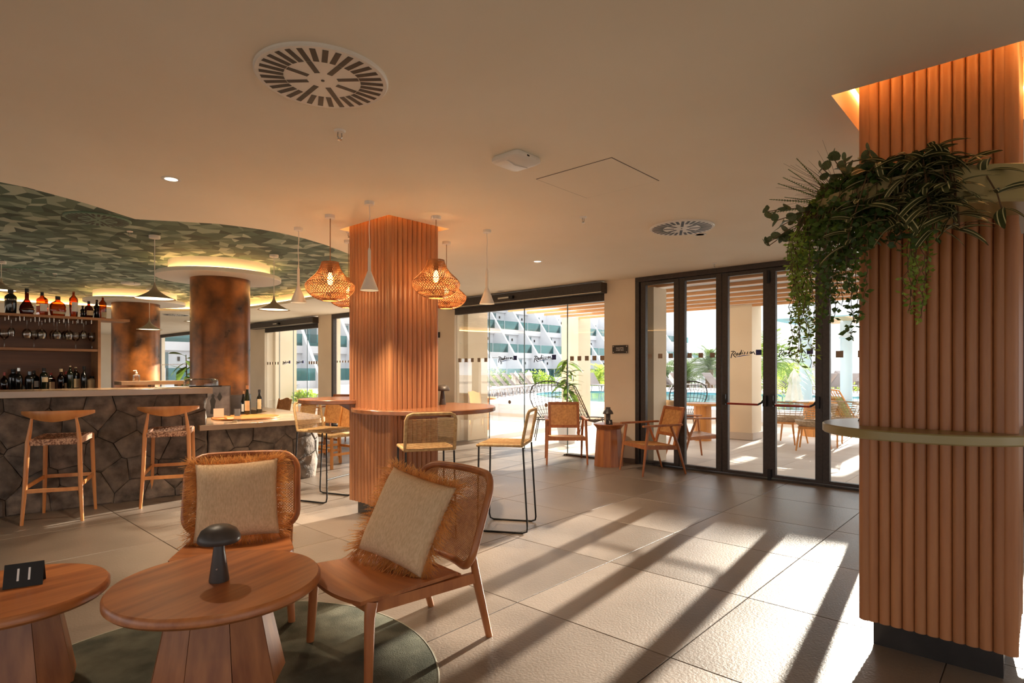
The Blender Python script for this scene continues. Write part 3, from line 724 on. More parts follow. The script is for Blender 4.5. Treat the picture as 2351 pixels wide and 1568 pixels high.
# ================================================================ BAR
def clip(poly, a, b, c):                                # keep a*x+b*y <= c
    out = []
    for i in range(len(poly)):
        p, q = poly[i], poly[(i+1)%len(poly)]; dp, dq = a*p[0]+b*p[1]-c, a*q[0]+b*q[1]-c
        if dp <= 0: out.append(p)
        if dp*dq < 0:
            t = dp/(dp-dq); out.append((p[0]+(q[0]-p[0])*t, p[1]+(q[1]-p[1])*t))
    return out
def stones(parent, path, z0, z1, seed, cw=.29, ch=.24):
    rnd = random.Random(seed)
    P = [Vector(p) for p in path]; L = [0]
    for i in range(1, len(P)): L.append(L[-1]+(P[i]-P[i-1]).length)
    tot = L[-1]
    def at(s):
        for i in range(1, len(P)):
            if s <= L[i] or i == len(P)-1:
                d = (P[i]-P[i-1]).normalized(); q = P[i-1]+d*(s-L[i-1]); return q, Vector((d.y, -d.x))
    nc, nr = max(1, round(tot/cw)), max(1, round((z1-z0)/ch)); pts = []
    for j in range(nr):
        for i in range(nc):
            if rnd.random() < .07: continue
            pts.append((tot*(i+.5+(.35 if j%2 else -.1)+rnd.uniform(-.36,.36))/nc, z0+(z1-z0)*(j+.5+rnd.uniform(-.34,.34))/nr))
    for k, p in enumerate(pts):
        poly = [(0,z0),(tot,z0),(tot,z1),(0,z1)]
        for q in pts:
            if q is p or abs(q[0]-p[0]) > 1.2: continue
            a, b = q[0]-p[0], q[1]-p[1]; ln = math.hypot(a, b); a /= ln; b /= ln
            poly = clip(poly, a, b, (a*(p[0]+q[0])+b*(p[1]+q[1]))/2-.0022)
            if len(poly) < 3: break
        if len(poly) < 3: continue
        dense = []
        for i in range(len(poly)):
            u, w = poly[i], poly[(i+1)%len(poly)]; ln = math.hypot(w[0]-u[0], w[1]-u[1]); n = max(1, int(ln/.07))
            for q in range(n):
                t = q/n; dense.append((u[0]+(w[0]-u[0])*t, u[1]+(w[1]-u[1])*t))
        cx = sum(q[0] for q in dense)/len(dense); cy = sum(q[1] for q in dense)/len(dense)
        base = rnd.uniform(.0, .022); n = len(dense); V = []
        def put(s, z, d):
            q, nn = at(min(max(s, 0), tot)); V.append((q.x+nn.x*d, q.y+nn.y*d, z))
        for q in dense: put(q[0], q[1], -.03)
        for q in dense: put(q[0]+rnd.uniform(-.002,.002), q[1]+rnd.uniform(-.002,.002), base+rnd.uniform(-.004,.002))
        for f_, d_ in ((.88,.009),(.48,.011)):
            for q in dense: put(cx+(q[0]-cx)*f_, cy+(q[1]-cy)*f_, base+d_+rnd.uniform(-.007,.007))
        put(cx, cy, base+.012)
        F = []
        for r in range(3):
            for i in range(n): F.append((r*n+i, r*n+(i+1)%n, (r+1)*n+(i+1)%n, (r+1)*n+i))
        for i in range(n): F.append((3*n+i, 3*n+(i+1)%n, 4*n))
        MB().add(V, F).build('stone', 'rock', parent, 28)
def ext_line(u): return 7.33+(u-.83)*(7.16-7.33)/(2.32-.83)
UP = [(-1.9, ext_line(-1.9)), (.8, ext_line(.8)), (2.60, ext_line(2.6))]
bar = thing('bar_counter', 'tall bar counter faced with dark lava stone under a beige slab', 'bar counter')
m = MB(); a, b = Vector(UP[0]), Vector(UP[-1])
m.prism([(a.x,a.y+.03),(b.x-.02,b.y+.03),(b.x-.02,b.y+.55),(a.x,a.y+.55)], 0, 1.128); m.build('core', 'joint', bar)
stones(bar, UP, 0, 1.128, 11)
stones(bar, [(2.60, ext_line(2.6)), (2.62, 7.70)], 0, 1.128, 12)
m = MB(); f0, f1 = (-2, ext_line(-2)-.10), (2.64, ext_line(2.64)-.10)
m.prism([f0, f1, (2.66, f1[1]+.72), (-2, f0[1]+.72)], 1.13, 1.195); bevel(m.build('worktop', 'counter', bar), .004)
LOW = [(2.63, 7.125), (3.3, 7.085), (3.67, 7.06), (3.88, 7.085), (4.0, 7.17), (4.06, 7.35), (4.10, 7.9), (4.16, 8.6), (4.22, 9.6)]
lo = thing('low_counter', 'lower rounded end of the bar faced with dark lava stone under a beige slab', 'bar counter')
inn = [(x-.03 if i > 4 else x, y+.04) for i, (x, y) in enumerate(LOW)]
MB().prism(inn[:1]+inn[1:]+[(4.08, 9.6), (4.03, 8.4), (3.3, 8.1), (2.63, 8.0)][0:0]+[(4.12, 9.6),(3.98,8.2),(3.6,7.9),(2.66,7.8)], 0, .712).build('core', 'joint', lo)
stones(lo, LOW, 0, .712, 21)
def arc(pts, n=4):                                      # smooth an open polygon a little (Chaikin)
    for _ in range(2):
        q = [pts[0]]
        for i in range(len(pts)-1):
            a, b = pts[i], pts[i+1]; q += [(a[0]*.75+b[0]*.25, a[1]*.75+b[1]*.25), (a[0]*.25+b[0]*.75, a[1]*.25+b[1]*.75)]
        q.append(pts[-1]); pts = q
    return pts
fr = arc([(2.50, 7.03), (3.2, 6.93), (3.75, 6.90), (4.05, 6.99), (4.2, 7.35), (4.3, 8.0), (4.40, 8.9), (4.48, 9.8)])
LZ = .772
bevel(MB().prism(fr+[(4.06, 9.8), (4.06, 8.7), (3.7, 8.3), (2.66, 8.2)][::1], LZ-.06, LZ).build('worktop', 'counter', lo), .004)
# ---- back bar shelves
BV0, BV1 = 8.90, 9.26
bb = thing('back_bar', 'dark wooden back bar shelving with bottles and hanging glasses', 'shelving', (0, BV0, 0))
X0, X1 = -2.3, 1.985; dv = BV1-BV0
MB().box(X0, X1, dv-.02, dv, 0, 2.03).build('back_panel', 'bar_wood', bb)
MB().box(X0, X1+.32, -.01, dv, 2.03, 2.06).build('top_shelf', 'shelf_wood', bb)
MB().box(X0, X1-.03, .0, dv-.02, 1.63, 1.66).build('shelf', 'shelf_wood', bb)
MB().box(X0, X1-.03, -.02, dv-.02, 1.11, 1.14).build('shelf', 'shelf_wood', bb)
MB().box(X1-.03, X1+.0, -.005, dv, 0, 2.03).build('side_panel', 'shelf_wood', bb)
MB().box(X0, X1-.03, .0, dv-.02, 0.02, 1.11).build('base_cabinet', 'bar_wood', bb)
S1 = 2.06; sx = lambda x, y, v=BV0+.14: on_y(x, y, v).x
for x in (20,45.5,55.5,80.5,90.5,114,124,147,157,179,188,210):
    u = on_y(x, 735, BV0+.03).x
    m = MB(); m.tube([(u,.03,2.03),(u,.03,1.985),(u,dv-.06,1.985),(u,dv-.06,2.03)], .004, 6); m.build('glass_rail', 'steel', bb, 60)
# ---- bottles and glasses
def bottle_mesh(kind, r, h, mat, cap, label):
    """parts (name, mesh): body, cap, label"""
    K = {'wine': [(0,0),(.92,0),(1,.02),(1,.58),(.9,.66),(.45,.75),(.36,.80),(.36,.97),(.42,.97),(.42,1),(0,1)],
         'burg': [(0,0),(.92,0),(1,.02),(1,.42),(.93,.50),(.62,.66),(.38,.80),(.34,.97),(.40,.97),(.40,1),(0,1)],
         'gin': [(0,0),(.88,0),(.92,.02),(1,.62),(.95,.72),(.62,.80),(.42,.83),(.42,.86),(0,.86)],
         'decanter': [(0,0),(.80,0),(.84,.02),(1,.18),(.9,.32),(.55,.48),(.27,.60),(.25,.86),(0,.86)],
         'square': [(0,0),(.95,0),(1,.02),(1,.66),(.9,.72),(.40,.80),(.33,.86),(0,.86)],
         'round': [(0,0),(.70,0),(.85,.05),(1,.30),(.98,.52),(.80,.66),(.35,.76),(.28,.84),(0,.84)],
         'tall': [(0,0),(.82,0),(.86,.02),(1,.62),(.96,.72),(.55,.80),(.30,.86),(.28,.96),(0,.96)]}[kind]
    n = 4 if kind == 'square' else (8 if kind == 'decanter' else 20); out = []
    M4 = Matrix.Rotation(PI/4, 4, 'Z') if n == 4 else Matrix.Identity(4)
    f_ = 1.3 if n == 4 else 1
    out.append(('body', MB().lathe([(a*r*f_, b*h) for a, b in K], n, (0,0,0), M4).mesh('body', mat, 40)))
    top = K[-1][1]; cr = K[-2][0]*r*1.12
    if cap: out.append(('cap', MB().lathe([(0,(top-.13)*h if kind in ('wine','burg') else top*h),(cr,(top-.13)*h if kind in ('wine','burg') else top*h),(cr,max(top,1)*h+.001),(0,max(top,1)*h+.002)], 14).mesh('cap', cap, 40)))
    if label:
        lm, z0, z1 = label
        rr = [a*r*f_ for a, b in K if abs(b-.3) < .35]; rr = max(rr)*1.006+.0006
        L = MB(); k0, k1 = -.8, .8; N = 8
        if n == 4: L.box(-r*.78, r*.78, -r*.925-.0016, -r*.92, z0*h, z1*h)
        else:
            vv = []
            for k in range(N+1):
                a = -PI/2+k0+(k1-k0)*k/N; vv += [(rr*math.cos(a), rr*math.sin(a), z0*h), (rr*math.cos(a), rr*math.sin(a), z1*h)]
            L.add(vv, [(2*k, 2*k+2, 2*k+3, 2*k+1) for k in range(N)])
        out.append(('label', L.mesh('label', lm)))
    return out
def bottle(p, kind, r, h, mat, cap, label, text, grp, rz=0, flat_=None):
    t = thing('bottle', text, 'bottle', p, rz, grp)
    for n, me in bottle_mesh(kind, r, h, mat, cap, label):
        o = link(n, me, t)
        if flat_: o.scale = (1, flat_, 1)
    return t
G1 = 'bottles on top of the back bar'; vv_ = BV0+.14
def tb(x, kind, r, h, mat, cap, lab, text, v=vv_, flat_=None): return bottle((sx(x, 725, v), v, S1), kind, r, h, mat, cap, lab, text, G1, math.radians(12), flat_)
tb1 = tb(24.4,'gin',.058,.285,'bottle_dark','black_card',None,'black gin bottle with white lettering, leftmost on the top shelf')
text_mesh('brand_text', 'BULLDOG', .021, 'card_white', tb1, Matrix.Translation((0,-.0588,.165)) @ Matrix.Rotation(PI/2, 4, 'X'))
tb(61.8,'decanter',.078,.315,'liquor2','black_card',None,'faceted brown decanter bottle with a pointed body on the top shelf',flat_=.6)
tb(96.8,'square',.048,.285,'liquor','black_card',('card_white',.18,.5),'square amber whisky bottle with pale label on the top shelf')
tb(132.8,'round',.088,.25,'liquor','black_card',('cream_label',.12,.24),'wide flat round bottle of orange liquor on the top shelf',flat_=.5)
tb(169,'tall',.047,.325,'liquor','shelf_wood',('card_white',.22,.58),'tall amber bottle with large grey label on the top shelf')
tb(189.7,'wine',.026,.16,'bottle_dark','black_card',None,'small dark bottle half hidden behind the squat one',BV0+.2)
tb(203.8,'round',.05,.215,'liquor2','black_card',('cream_label',.16,.44),'squat dark bottle with round gold label on the top shelf')
tb(222,'wine',.034,.25,'bottle_dark','bottle_dark',None,'slim black bottle second from the right on the top shelf',BV0+.22)
tb(236,'tall',.042,.29,'liquor','cream_label',('cream_label',.05,.3),'amber bottle with cream label, rightmost on the top shelf')
G2 = 'bottles on the lower back bar shelf'; lz = 1.14
low = [(10,855,'round',.04,'liquor2','red','short bottle with a red wax cap at the far left of the lower shelf'),(31,848,'gin',.05,'bottle_dark','black_card','broad black bottle with a dark cap on the lower shelf'),
 (43,845,'wine',.036,'bottle_dark','steel','dark bottle with a silver neck on the lower shelf'),(48,872,'decanter',.05,'card_white','card_white','small cream diamond-shaped flask on the lower shelf'),
 (68,853,'gin',.045,'bottle_dark','bottle_dark','black bottle beside the square whiskey on the lower shelf'),(78,851,'square',.042,'bottle_dark','black_card','square black whiskey bottle with white scroll label on the lower shelf'),
 (101,845,'gin',.042,'bottle_green','black_card','dark green bottle with a grey label on the lower shelf'),(117,856,'square',.036,'bottle_dark','red','small bottle with a copper neck and cream label on the lower shelf'),
 (140,847,'wine',.036,'liquor2','cream_label','dark bottle with a cork-coloured cap on the lower shelf'),(152,853,'square',.04,'liquor2','red','bottle with a bright red cap and gold label on the lower shelf'),
 (161,840,'tall',.036,'bottle_green','cream_label','tall green bottle behind the red-capped one'),(174,843,'tall',.042,'bottle_dark','cream_label','tall bottle with a gold foil neck and cream label on the lower shelf'),
 (193,841,'wine',.034,'bottle_dark','black_card','slim dark bottle near the right end of the lower shelf'),(211,864,'gin',.052,'cream_label','black_card','cream stoneware bottle at the right end of the lower shelf')]
for k, (x, yt, kind, r, mat, cap, text) in enumerate(low):
    v = BV0+(.085 if k % 2 == 0 else .20); q = on_y(x, yt, v); lab = {5: ('card_white',.2,.5), 7: ('cream_label',.08,.5), 9: ('cream_label',.1,.4), 11: ('cream_label',.12,.5), 6: ('cream_label',.4,.6)}.get(k)
    bottle((q.x, v, lz), kind, r, max(.14, q.z-lz), mat, cap, lab, text, G2, math.radians(10))
def wineglass_mesh(r, h):
    p = [(0,0),(.034,0),(.034,.003),(.006,.008),(.0045,.02),(.0045,h*.42),(.012,h*.46),(r*.7,h*.55),(r,h*.70),(r*.94,h*.85),(r*.78,h)]
    return MB().lathe(p+[(r*.77,h),(r*.92,h*.85),(r*.975,h*.70),(r*.67,h*.56),(0,h*.48)], 20).mesh('wine_glass', 'clear', 60)
wg, wg2 = wineglass_mesh(.050, .215), wineglass_mesh(.036, .20)
for k, (x, big, d_) in enumerate([(26,0,0),(62,1,0),(96,1,0),(131,1,0),(158,1,.02),(192,0,0)]):
    for row in range(2 if k in (2, 3, 4) else 1):
        v = BV0+.08+row*.11; u = on_y(x-(7*row), 780, v).x
        o = link('wine_glass', wg if big else wg2, None, (u, v, 1.994)); o.rotation_euler = (PI, 0, 0)
        tag(o, ['first','second','third','fourth','fifth','sixth'][k]+' wine glass from the left hanging upside down under the top shelf'+(', back row' if row else ''), 'wine glass', 'hanging wine glasses')
for k, (x, l) in enumerate([(10,'leftmost'),(78,'second'),(174,'third'),(211,'rightmost')]):
    o = link('wine_glass', wg, None, (on_y(x, 790, BV0+.16).x, BV0+.16, 1.66)); tag(o, l+' upright wine glass standing on the middle back bar shelf'+('' if k in (0,3) else ' counted from the left'), 'wine glass', 'standing wine glasses')
# ---- things on the counters
G3 = 'wine bottles on the round tray'
tr = thing('round_tray', 'round wooden tray with wine bottles on the low counter', 'tray', (3.30, 7.68, LZ))
MB().lathe([(0,0),(.385,0),(.40,.006),(.40,.022),(.385,.022),(.37,.014),(0,.014)], 56).build('board', 'stool_wood', tr, 40)
TZ = LZ+.015
for (x, yb, yt, kind, r, mat, cap, lab, text) in [(528,940,885.5,'burg',.046,'bottle_dark','black_card',('cream_label',.08,.36),'large sloping-shouldered wine bottle at the left of the tray'),
  (542,939,897,'wine',.037,'bottle_dark','black_card',('card_white',.2,.5),'dark wine bottle with white label behind the acrylic stand'),
  (558.8,947,898,'burg',.035,'bottle_dark','shelf_wood',('card_white',.05,.4),'slim wine bottle with tan foil behind the cream-labelled one'),
  (567.7,952,885,'burg',.043,'bottle_green','shelf_wood',('cream_label',.14,.48),'green wine bottle with large cream label on the tray'),
  (595.4,948,894.4,'wine',.037,'bottle_dark','plinth',('cream_label',.17,.6),'claret wine bottle standing alone at the right of the tray')]:
    q = on_z(x, yb, TZ); d = depth(q); h_ = CAM_H+(HY-yt)*d/F_PX-TZ
    bottle((q.x, q.y, TZ), kind, r, h_, mat, cap, lab, text, G3, math.radians(-25))
q = on_z(488, 962, LZ)
pb = thing('picture_board', 'grey picture board with a dark figure leaning behind the menu card', 'picture', (q.x+.15, q.y+.25, LZ), math.radians(-25))
M4 = Matrix.Rotation(math.radians(-8), 4, 'X')
MB().box(-.16, .16, -.012, .0, 0, .42, M4).build('board', 'anthracite', pb)
MAT['photo_grey'] = noisy('photo_print', sc((66,63,66)), sc((120,114,114)), scale=5, rough=.35)
MB().box(-.15, .15, -.014, -.0125, .01, .41, M4).build('photo', 'photo_grey', pb)
m = MB(); m.lathe([(0,-.12),(.03,-.11),(.022,-.02),(.035,.06),(.015,.10),(.02,.13),(0,.15)], 12, (0,0,0), M4 @ Matrix.Translation((-.05,-.0145,.16)) @ Matrix.Scale(.02, 4, (0,1,0))); m.lathe([(0,-.06),(.02,-.03),(.03,.0),(.012,.04),(0,.06)], 12, (0,0,0), M4 @ Matrix.Translation((.03,-.0145,.27)) @ Matrix.Scale(.04, 4, (0,1,0))); m.build('figure', 'black_card', pb)
q = on_z(502, 962, LZ)
mc = thing('menu_card', 'white menu card upright in a small wooden block on the low counter', 'card', q, math.radians(-20))
MB().box(-.085, .085, -.02, .02, 0, .022).build('wooden_block', 'stool_wood', mc); MB().box(-.06, .06, -.001, .001, .015, .135).build('card', 'card_white', mc)
q = on_z(516, 964, LZ)
mc2 = thing('wooden_holder', 'angled wooden card holder next to the white menu card', 'holder', q+Vector((.06,.02,0)), math.radians(30)); MB().box(-.06,.06,-.02,.02,0,.024).build('block', 'stool_wood', mc2)
q = on_z(545, 969, LZ)
ac = thing('acrylic_stand', 'clear acrylic tent card with a white slip near the counter edge', 'stand', q, math.radians(-25))
MB().box(-.04,.04,-.03,-.027,0,.16, Matrix.Rotation(math.radians(-10),4,'X')).build('front_sheet', 'clear', ac); MB().box(-.04,.04,.03,.033,0,.16, Matrix.Rotation(math.radians(10),4,'X')).build('back_sheet', 'clear', ac); MB().box(-.03,.03,-.026,-.024,.07,.155, Matrix.Rotation(math.radians(-10),4,'X')).build('paper', 'card_white', ac)
MB().box(-.05,.0,-.06,-.03,0,.02).build('note', 'cream_label', ac)
ss = thing('service_shelf', 'raised beige ledge on posts behind the bar counter', 'shelf', (0, 7.75, 1.195))
u0, u1 = on_y(279,880,7.75).x, on_y(434,880,7.75).x
MB().box(u0, u1, 0, .3, .03, .072).build('top', 'counter', ss)
for u in (u0+.32, u1-.1): MB().box(u, u+.04, .08, .2, 0, .03).build('post', 'counter', ss)
q = on_y(315, 877, 7.87); sp = thing('soap_dispenser', 'clear soap bottle with white pump on the raised ledge', 'bottle', (q.x, 7.9, 1.267))
MB().lathe([(0,0),(.034,0),(.036,.004),(.036,.07),(.014,.082),(.014,.09),(0,.09)], 20).build('bottle', 'clear', sp, 40)
m = MB(); m.lathe([(0,.088),(.013,.088),(.013,.105),(.005,.108),(.005,.125),(0,.125)], 12); m.tube([(0,0,.125),(-.035,0,.122)], .006, 6); m.build('pump', 'card_white', sp, 40)
q = on_y(462, 893, 7.55); dc = thing('dome_cover', 'clear domed food cover over a dark tray on the end of the bar counter', 'dome', (q.x-.02, 7.5, 1.195), .1)
MB().box(-.19,.19,-.12,.12,0,.015).build('tray', 'black_card', dc)
L = []
for z, k in ((.015,1),(.06,1),(.085,.95),(.10,.82)):
    L.append([(x*.18*k, y*.115*k, z) for x, y in [(math.copysign(abs(math.cos(a))**.5, math.cos(a)), math.copysign(abs(math.sin(a))**.5, math.sin(a))) for a in [2*PI*i/24 for i in range(24)]]])
m = MB(); m.add(sum(L, []), [(r*24+i, r*24+(i+1)%24, (r+1)*24+(i+1)%24, (r+1)*24+i) for r in range(3) for i in range(24)]+[tuple(72+i for i in range(24))]); m.build('dome', 'clear', dc, 60)
q = on_y(395, 893, 7.4); pa = thing('paper_sheets', 'white printed sheets lying on the bar counter', 'papers', (q.x, 7.42, 1.195), .2)
for k in range(3): MB().box(-.15+k*.01,.15+k*.02,-.1,.1,.002+k*.0025,.004+k*.0025).build('sheet', 'card_white', pa, None, None, .05*k)
# ================================================================ FURNITURE (all seats face +Y locally)
def face(deg): return math.radians(deg-90)
# ---- wooden bar stools
def make_stool():
    t = thing('bar_stool', 'wooden bar stool', 'bar stool', (0,0,0), 0, 'wooden bar stools')
    RL = [(-.21,-.24),(.21,-.24)]; FL = [(-.20,.23),(.20,.23)]
    def taper(p): m = MB(); m.tube(p[0], p[1], 12); return m
    for (x, y) in RL: taper(([(x*1.08,y*1.08,0),(x,y,.30),(x*.93,y*.9,.74),(x*.86,y*.86,.86),(x*.80,y*.88,.955)],[.014,.019,.021,.016,.011])).build('leg', 'stool_wood', t, 60)
    for (x, y) in FL: taper(([(x*1.06,y*1.06,0),(x,y,.30),(x*.94,y*.92,.77)],[.013,.018,.020])).build('leg', 'stool_wood', t, 60)
    m = MB()
    for a, b, z in ((RL[0],RL[1],.30),): m.beam((a[0],a[1],z),(b[0],b[1],z),.016,.034)
    m.build('stretcher', 'stool_wood', t); MB().beam((FL[0][0],FL[0][1],.36),(FL[1][0],FL[1][1],.36),.016,.034).build('stretcher', 'stool_wood', t)
    for i in (0,1): MB().beam((RL[i][0],RL[i][1],.33),(FL[i][0],FL[i][1],.36),.014,.034).build('stretcher', 'stool_wood', t)
    # seat: woven cord wrapped on rails
    m = MB(); sx_, y0, y1 = .185, -.215, .21
    for s in (-1,1): m.beam((s*sx_,y0,.735),(s*sx_,y1,.755),.03,.05)
    m.beam((-sx_,y0,.735),(sx_,y0,.735),.05,.03,(0,1,0)); m.beam((-sx_,y1,.755),(sx_,y1,.755),.05,.03,(0,1,0)); m.build('seat_rail', 'cord', t)
    m = MB(); n = 26
    for i in range(n):
        x = -sx_+2*sx_*(i+.5)/n; pts = [(x, y0-.012, .725)]+[(x, y0+(y1-y0)*k/10, .757+.02*k/10-.018*math.sin(PI*k/10)+.0035*(1 if (k+i)%2 else -1)) for k in range(11)]+[(x, y1+.012, .745)]
        m.ribbon(pts, 2*sx_/n*.88, (1,0,0))
    for i in range(n):
        y = y0+(y1-y0)*(i+.5)/n; f_ = (y-y0)/(y1-y0)
        m.ribbon([(-sx_+2*sx_*k/12, y, .7575+.02*f_-.018*math.sin(PI*f_)*1+.0035*(-1 if (k+i)%2 else 1)) for k in range(13)], (y1-y0)/n*.88, (0,1,0))
    tag(m.build('woven_seat', 'cord', t), kind='stuff')
    # curved, wing-shaped top rail
    m = MB(); N = 20; vv = []
    for i in range(N+1):
        f_ = i/N*2-1; x = f_*.285; y = -.235+.16*f_*f_-.01; hgt = .030+.075*(1-abs(f_)**1.7); th = .016+.012*(1-abs(f_)); zc = .99-.018*(1-f_*f_)+.012*abs(f_)
        lean = -.03*(1-f_*f_)
        for dz, dy in ((-.5,-.0),(-.2,-.5),(.3,-.5),(.5,-.1),(.5,.2),(.2,.5),(-.3,.5)): vv.append((x, y+dy*th+lean*dz, zc+dz*hgt))
    m.add(vv, [(7*i+k, 7*i+(k+1)%7, 7*(i+1)+(k+1)%7, 7*(i+1)+k) for i in range(N) for k in range(7)]+[tuple(range(6,-1,-1)), tuple(7*N+k for k in range(7))])
    m.build('top_rail', 'stool_wood', t, 50)
    return t
s0 = make_stool()
s0.location = (1.235, 6.93, 0); s0.rotation_euler = (0,0,face(64.5)); s0['label'] = 'wooden bar stool with woven cord seat at the left of the stone bar'
dup(s0, (2.155, 6.885, 0), face(65), 'wooden bar stool with woven cord seat standing behind the left lounge chair')
# ---- rope bar stools
def make_rope_stool():
    t = thing('rope_stool', 'rope stool', 'bar stool', (0,0,0), 0, 'rope and steel bar stools')
    w, r = .205, .008
    for s in (-1,1):
        m = MB(); x = s*w
        m.tube([(x*.98,.19,.735),(x,.20,.06),(x,.19,.02),(x,.16,.008),(x,-.20,.008),(x,-.235,.02),(x,-.24,.05),(x*.97,-.20,.735)], r, 8); m.build('sled_leg', 'black_metal', t, 60)
    MB().tube([(-w,.195,.25),(w,.195,.25)], r, 8).build('foot_rail', 'black_metal', t, 60)
    zc, zt = .75, 1.045
    def rr(pts): return pts
    m = MB(); R_ = .0135
    m.tube([(-w,-.19,zc),(-w,.17,zc),(-w+.02,.205,zc-.008),(-w+.05,.215,zc-.012),(w-.05,.215,zc-.012),(w-.02,.205,zc-.008),(w,.17,zc),(w,-.19,zc)], R_, 10)
    m.tube([(-w,-.19,zc),(w,-.19,zc)], R_, 10); m.build('seat_frame', 'rope', t, 60)
    yb = lambda z: -.19-.20*(z-zc)
    m = MB(); m.tube([(-w,yb(zc),zc),(-w,yb(zt-.05),zt-.05),(-w+.015,yb(zt-.015),zt-.015),(-w+.05,yb(zt),zt),(w-.05,yb(zt),zt),(w-.015,yb(zt-.015),zt-.015),(w,yb(zt-.05),zt-.05),(w,yb(zc),zc)], R_, 10); m.build('back_frame', 'rope', t, 60)
    m = MB()
    for k in range(26):
        z = zc+.02+(zt-.045-zc-.02)*k/25
        m.tube([(-w,yb(z),z),(w,yb(z),z)], .0024, 5, caps=False)
    tag(m.build('back_strands', 'rope', t, 60), kind='stuff')
    m = MB()
    for k in range(44):
        y = -.17+.365*k/43; m.tube([(-w,y,zc+.008),(0,y,zc+.002),(w,y,zc+.008)], .0038, 5, caps=False)
    tag(m.build('seat_strands', 'rope', t, 60), kind='stuff')
    return t
r0 = make_rope_stool()
r0.location = (3.83, 3.57, 0); r0.rotation_euler = (0,0,face(120)); r0['label'] = 'rope and steel bar stool right of the middle column, turned to the shelf'
dup(r0, (3.17, 3.88, 0), face(62), 'rope and steel bar stool seen from behind in front of the middle column')
dup(r0, (3.34, 5.80, 0), face(-70), 'rope and steel bar stool left of the middle column')
# ---- cane panel helper: woven strands on a curved sheet  P(s,t) with s,t in -1..1
def cane(P, w, h, pitch, width, inside=None, name='cane', diag=True):
    m = MB()
    def strand(f_, n):
        run = []
        for k in range(n+1):
            s, t = f_(k/n)
            ok = (inside is None or inside(s, t)) and abs(s) <= 1.001 and abs(t) <= 1.001
            if ok: run.append(P(s, t))
            if (not ok or k == n) and run:
                if len(run) > 1: yield run
                run = []
    nh, nv = int(h/pitch), int(w/pitch)
    e = 1e-3
    X_ = (P(e,0)-P(-e,0)).normalized(); Y_ = (P(0,e)-P(0,-e)).normalized(); N_ = X_.cross(Y_)
    for i in range(nh):
        t = -1+2*(i+.5)/nh
        for dt in (-.28, .28):
            for run in strand(lambda q: (-1+2*q, t+dt*2/nh), 24): m.ribbon(run, width, Y_)
    for i in range(nv):
        s = -1+2*(i+.5)/nv
        for ds_ in (-.28, .28):
            for run in strand(lambda q: (s+ds_*2/nv, -1+2*q), 24): m.ribbon([p+N_*.0007 for p in run], width, X_)
    if diag:
        for sg in (1,-1):
            c = -(w+h)/2
            D_ = (X_*w+0*Y_).normalized(); dd = (X_*-sg+Y_).normalized()
            while c < (w+h)/2:
                c += pitch
                for run in strand(lambda q: ((c+sg*(-1+2*q)*h/2)/(w/2), -1+2*q), 40): m.ribbon([p+N_*.0014*sg for p in run], width*1.1, dd)
    return m
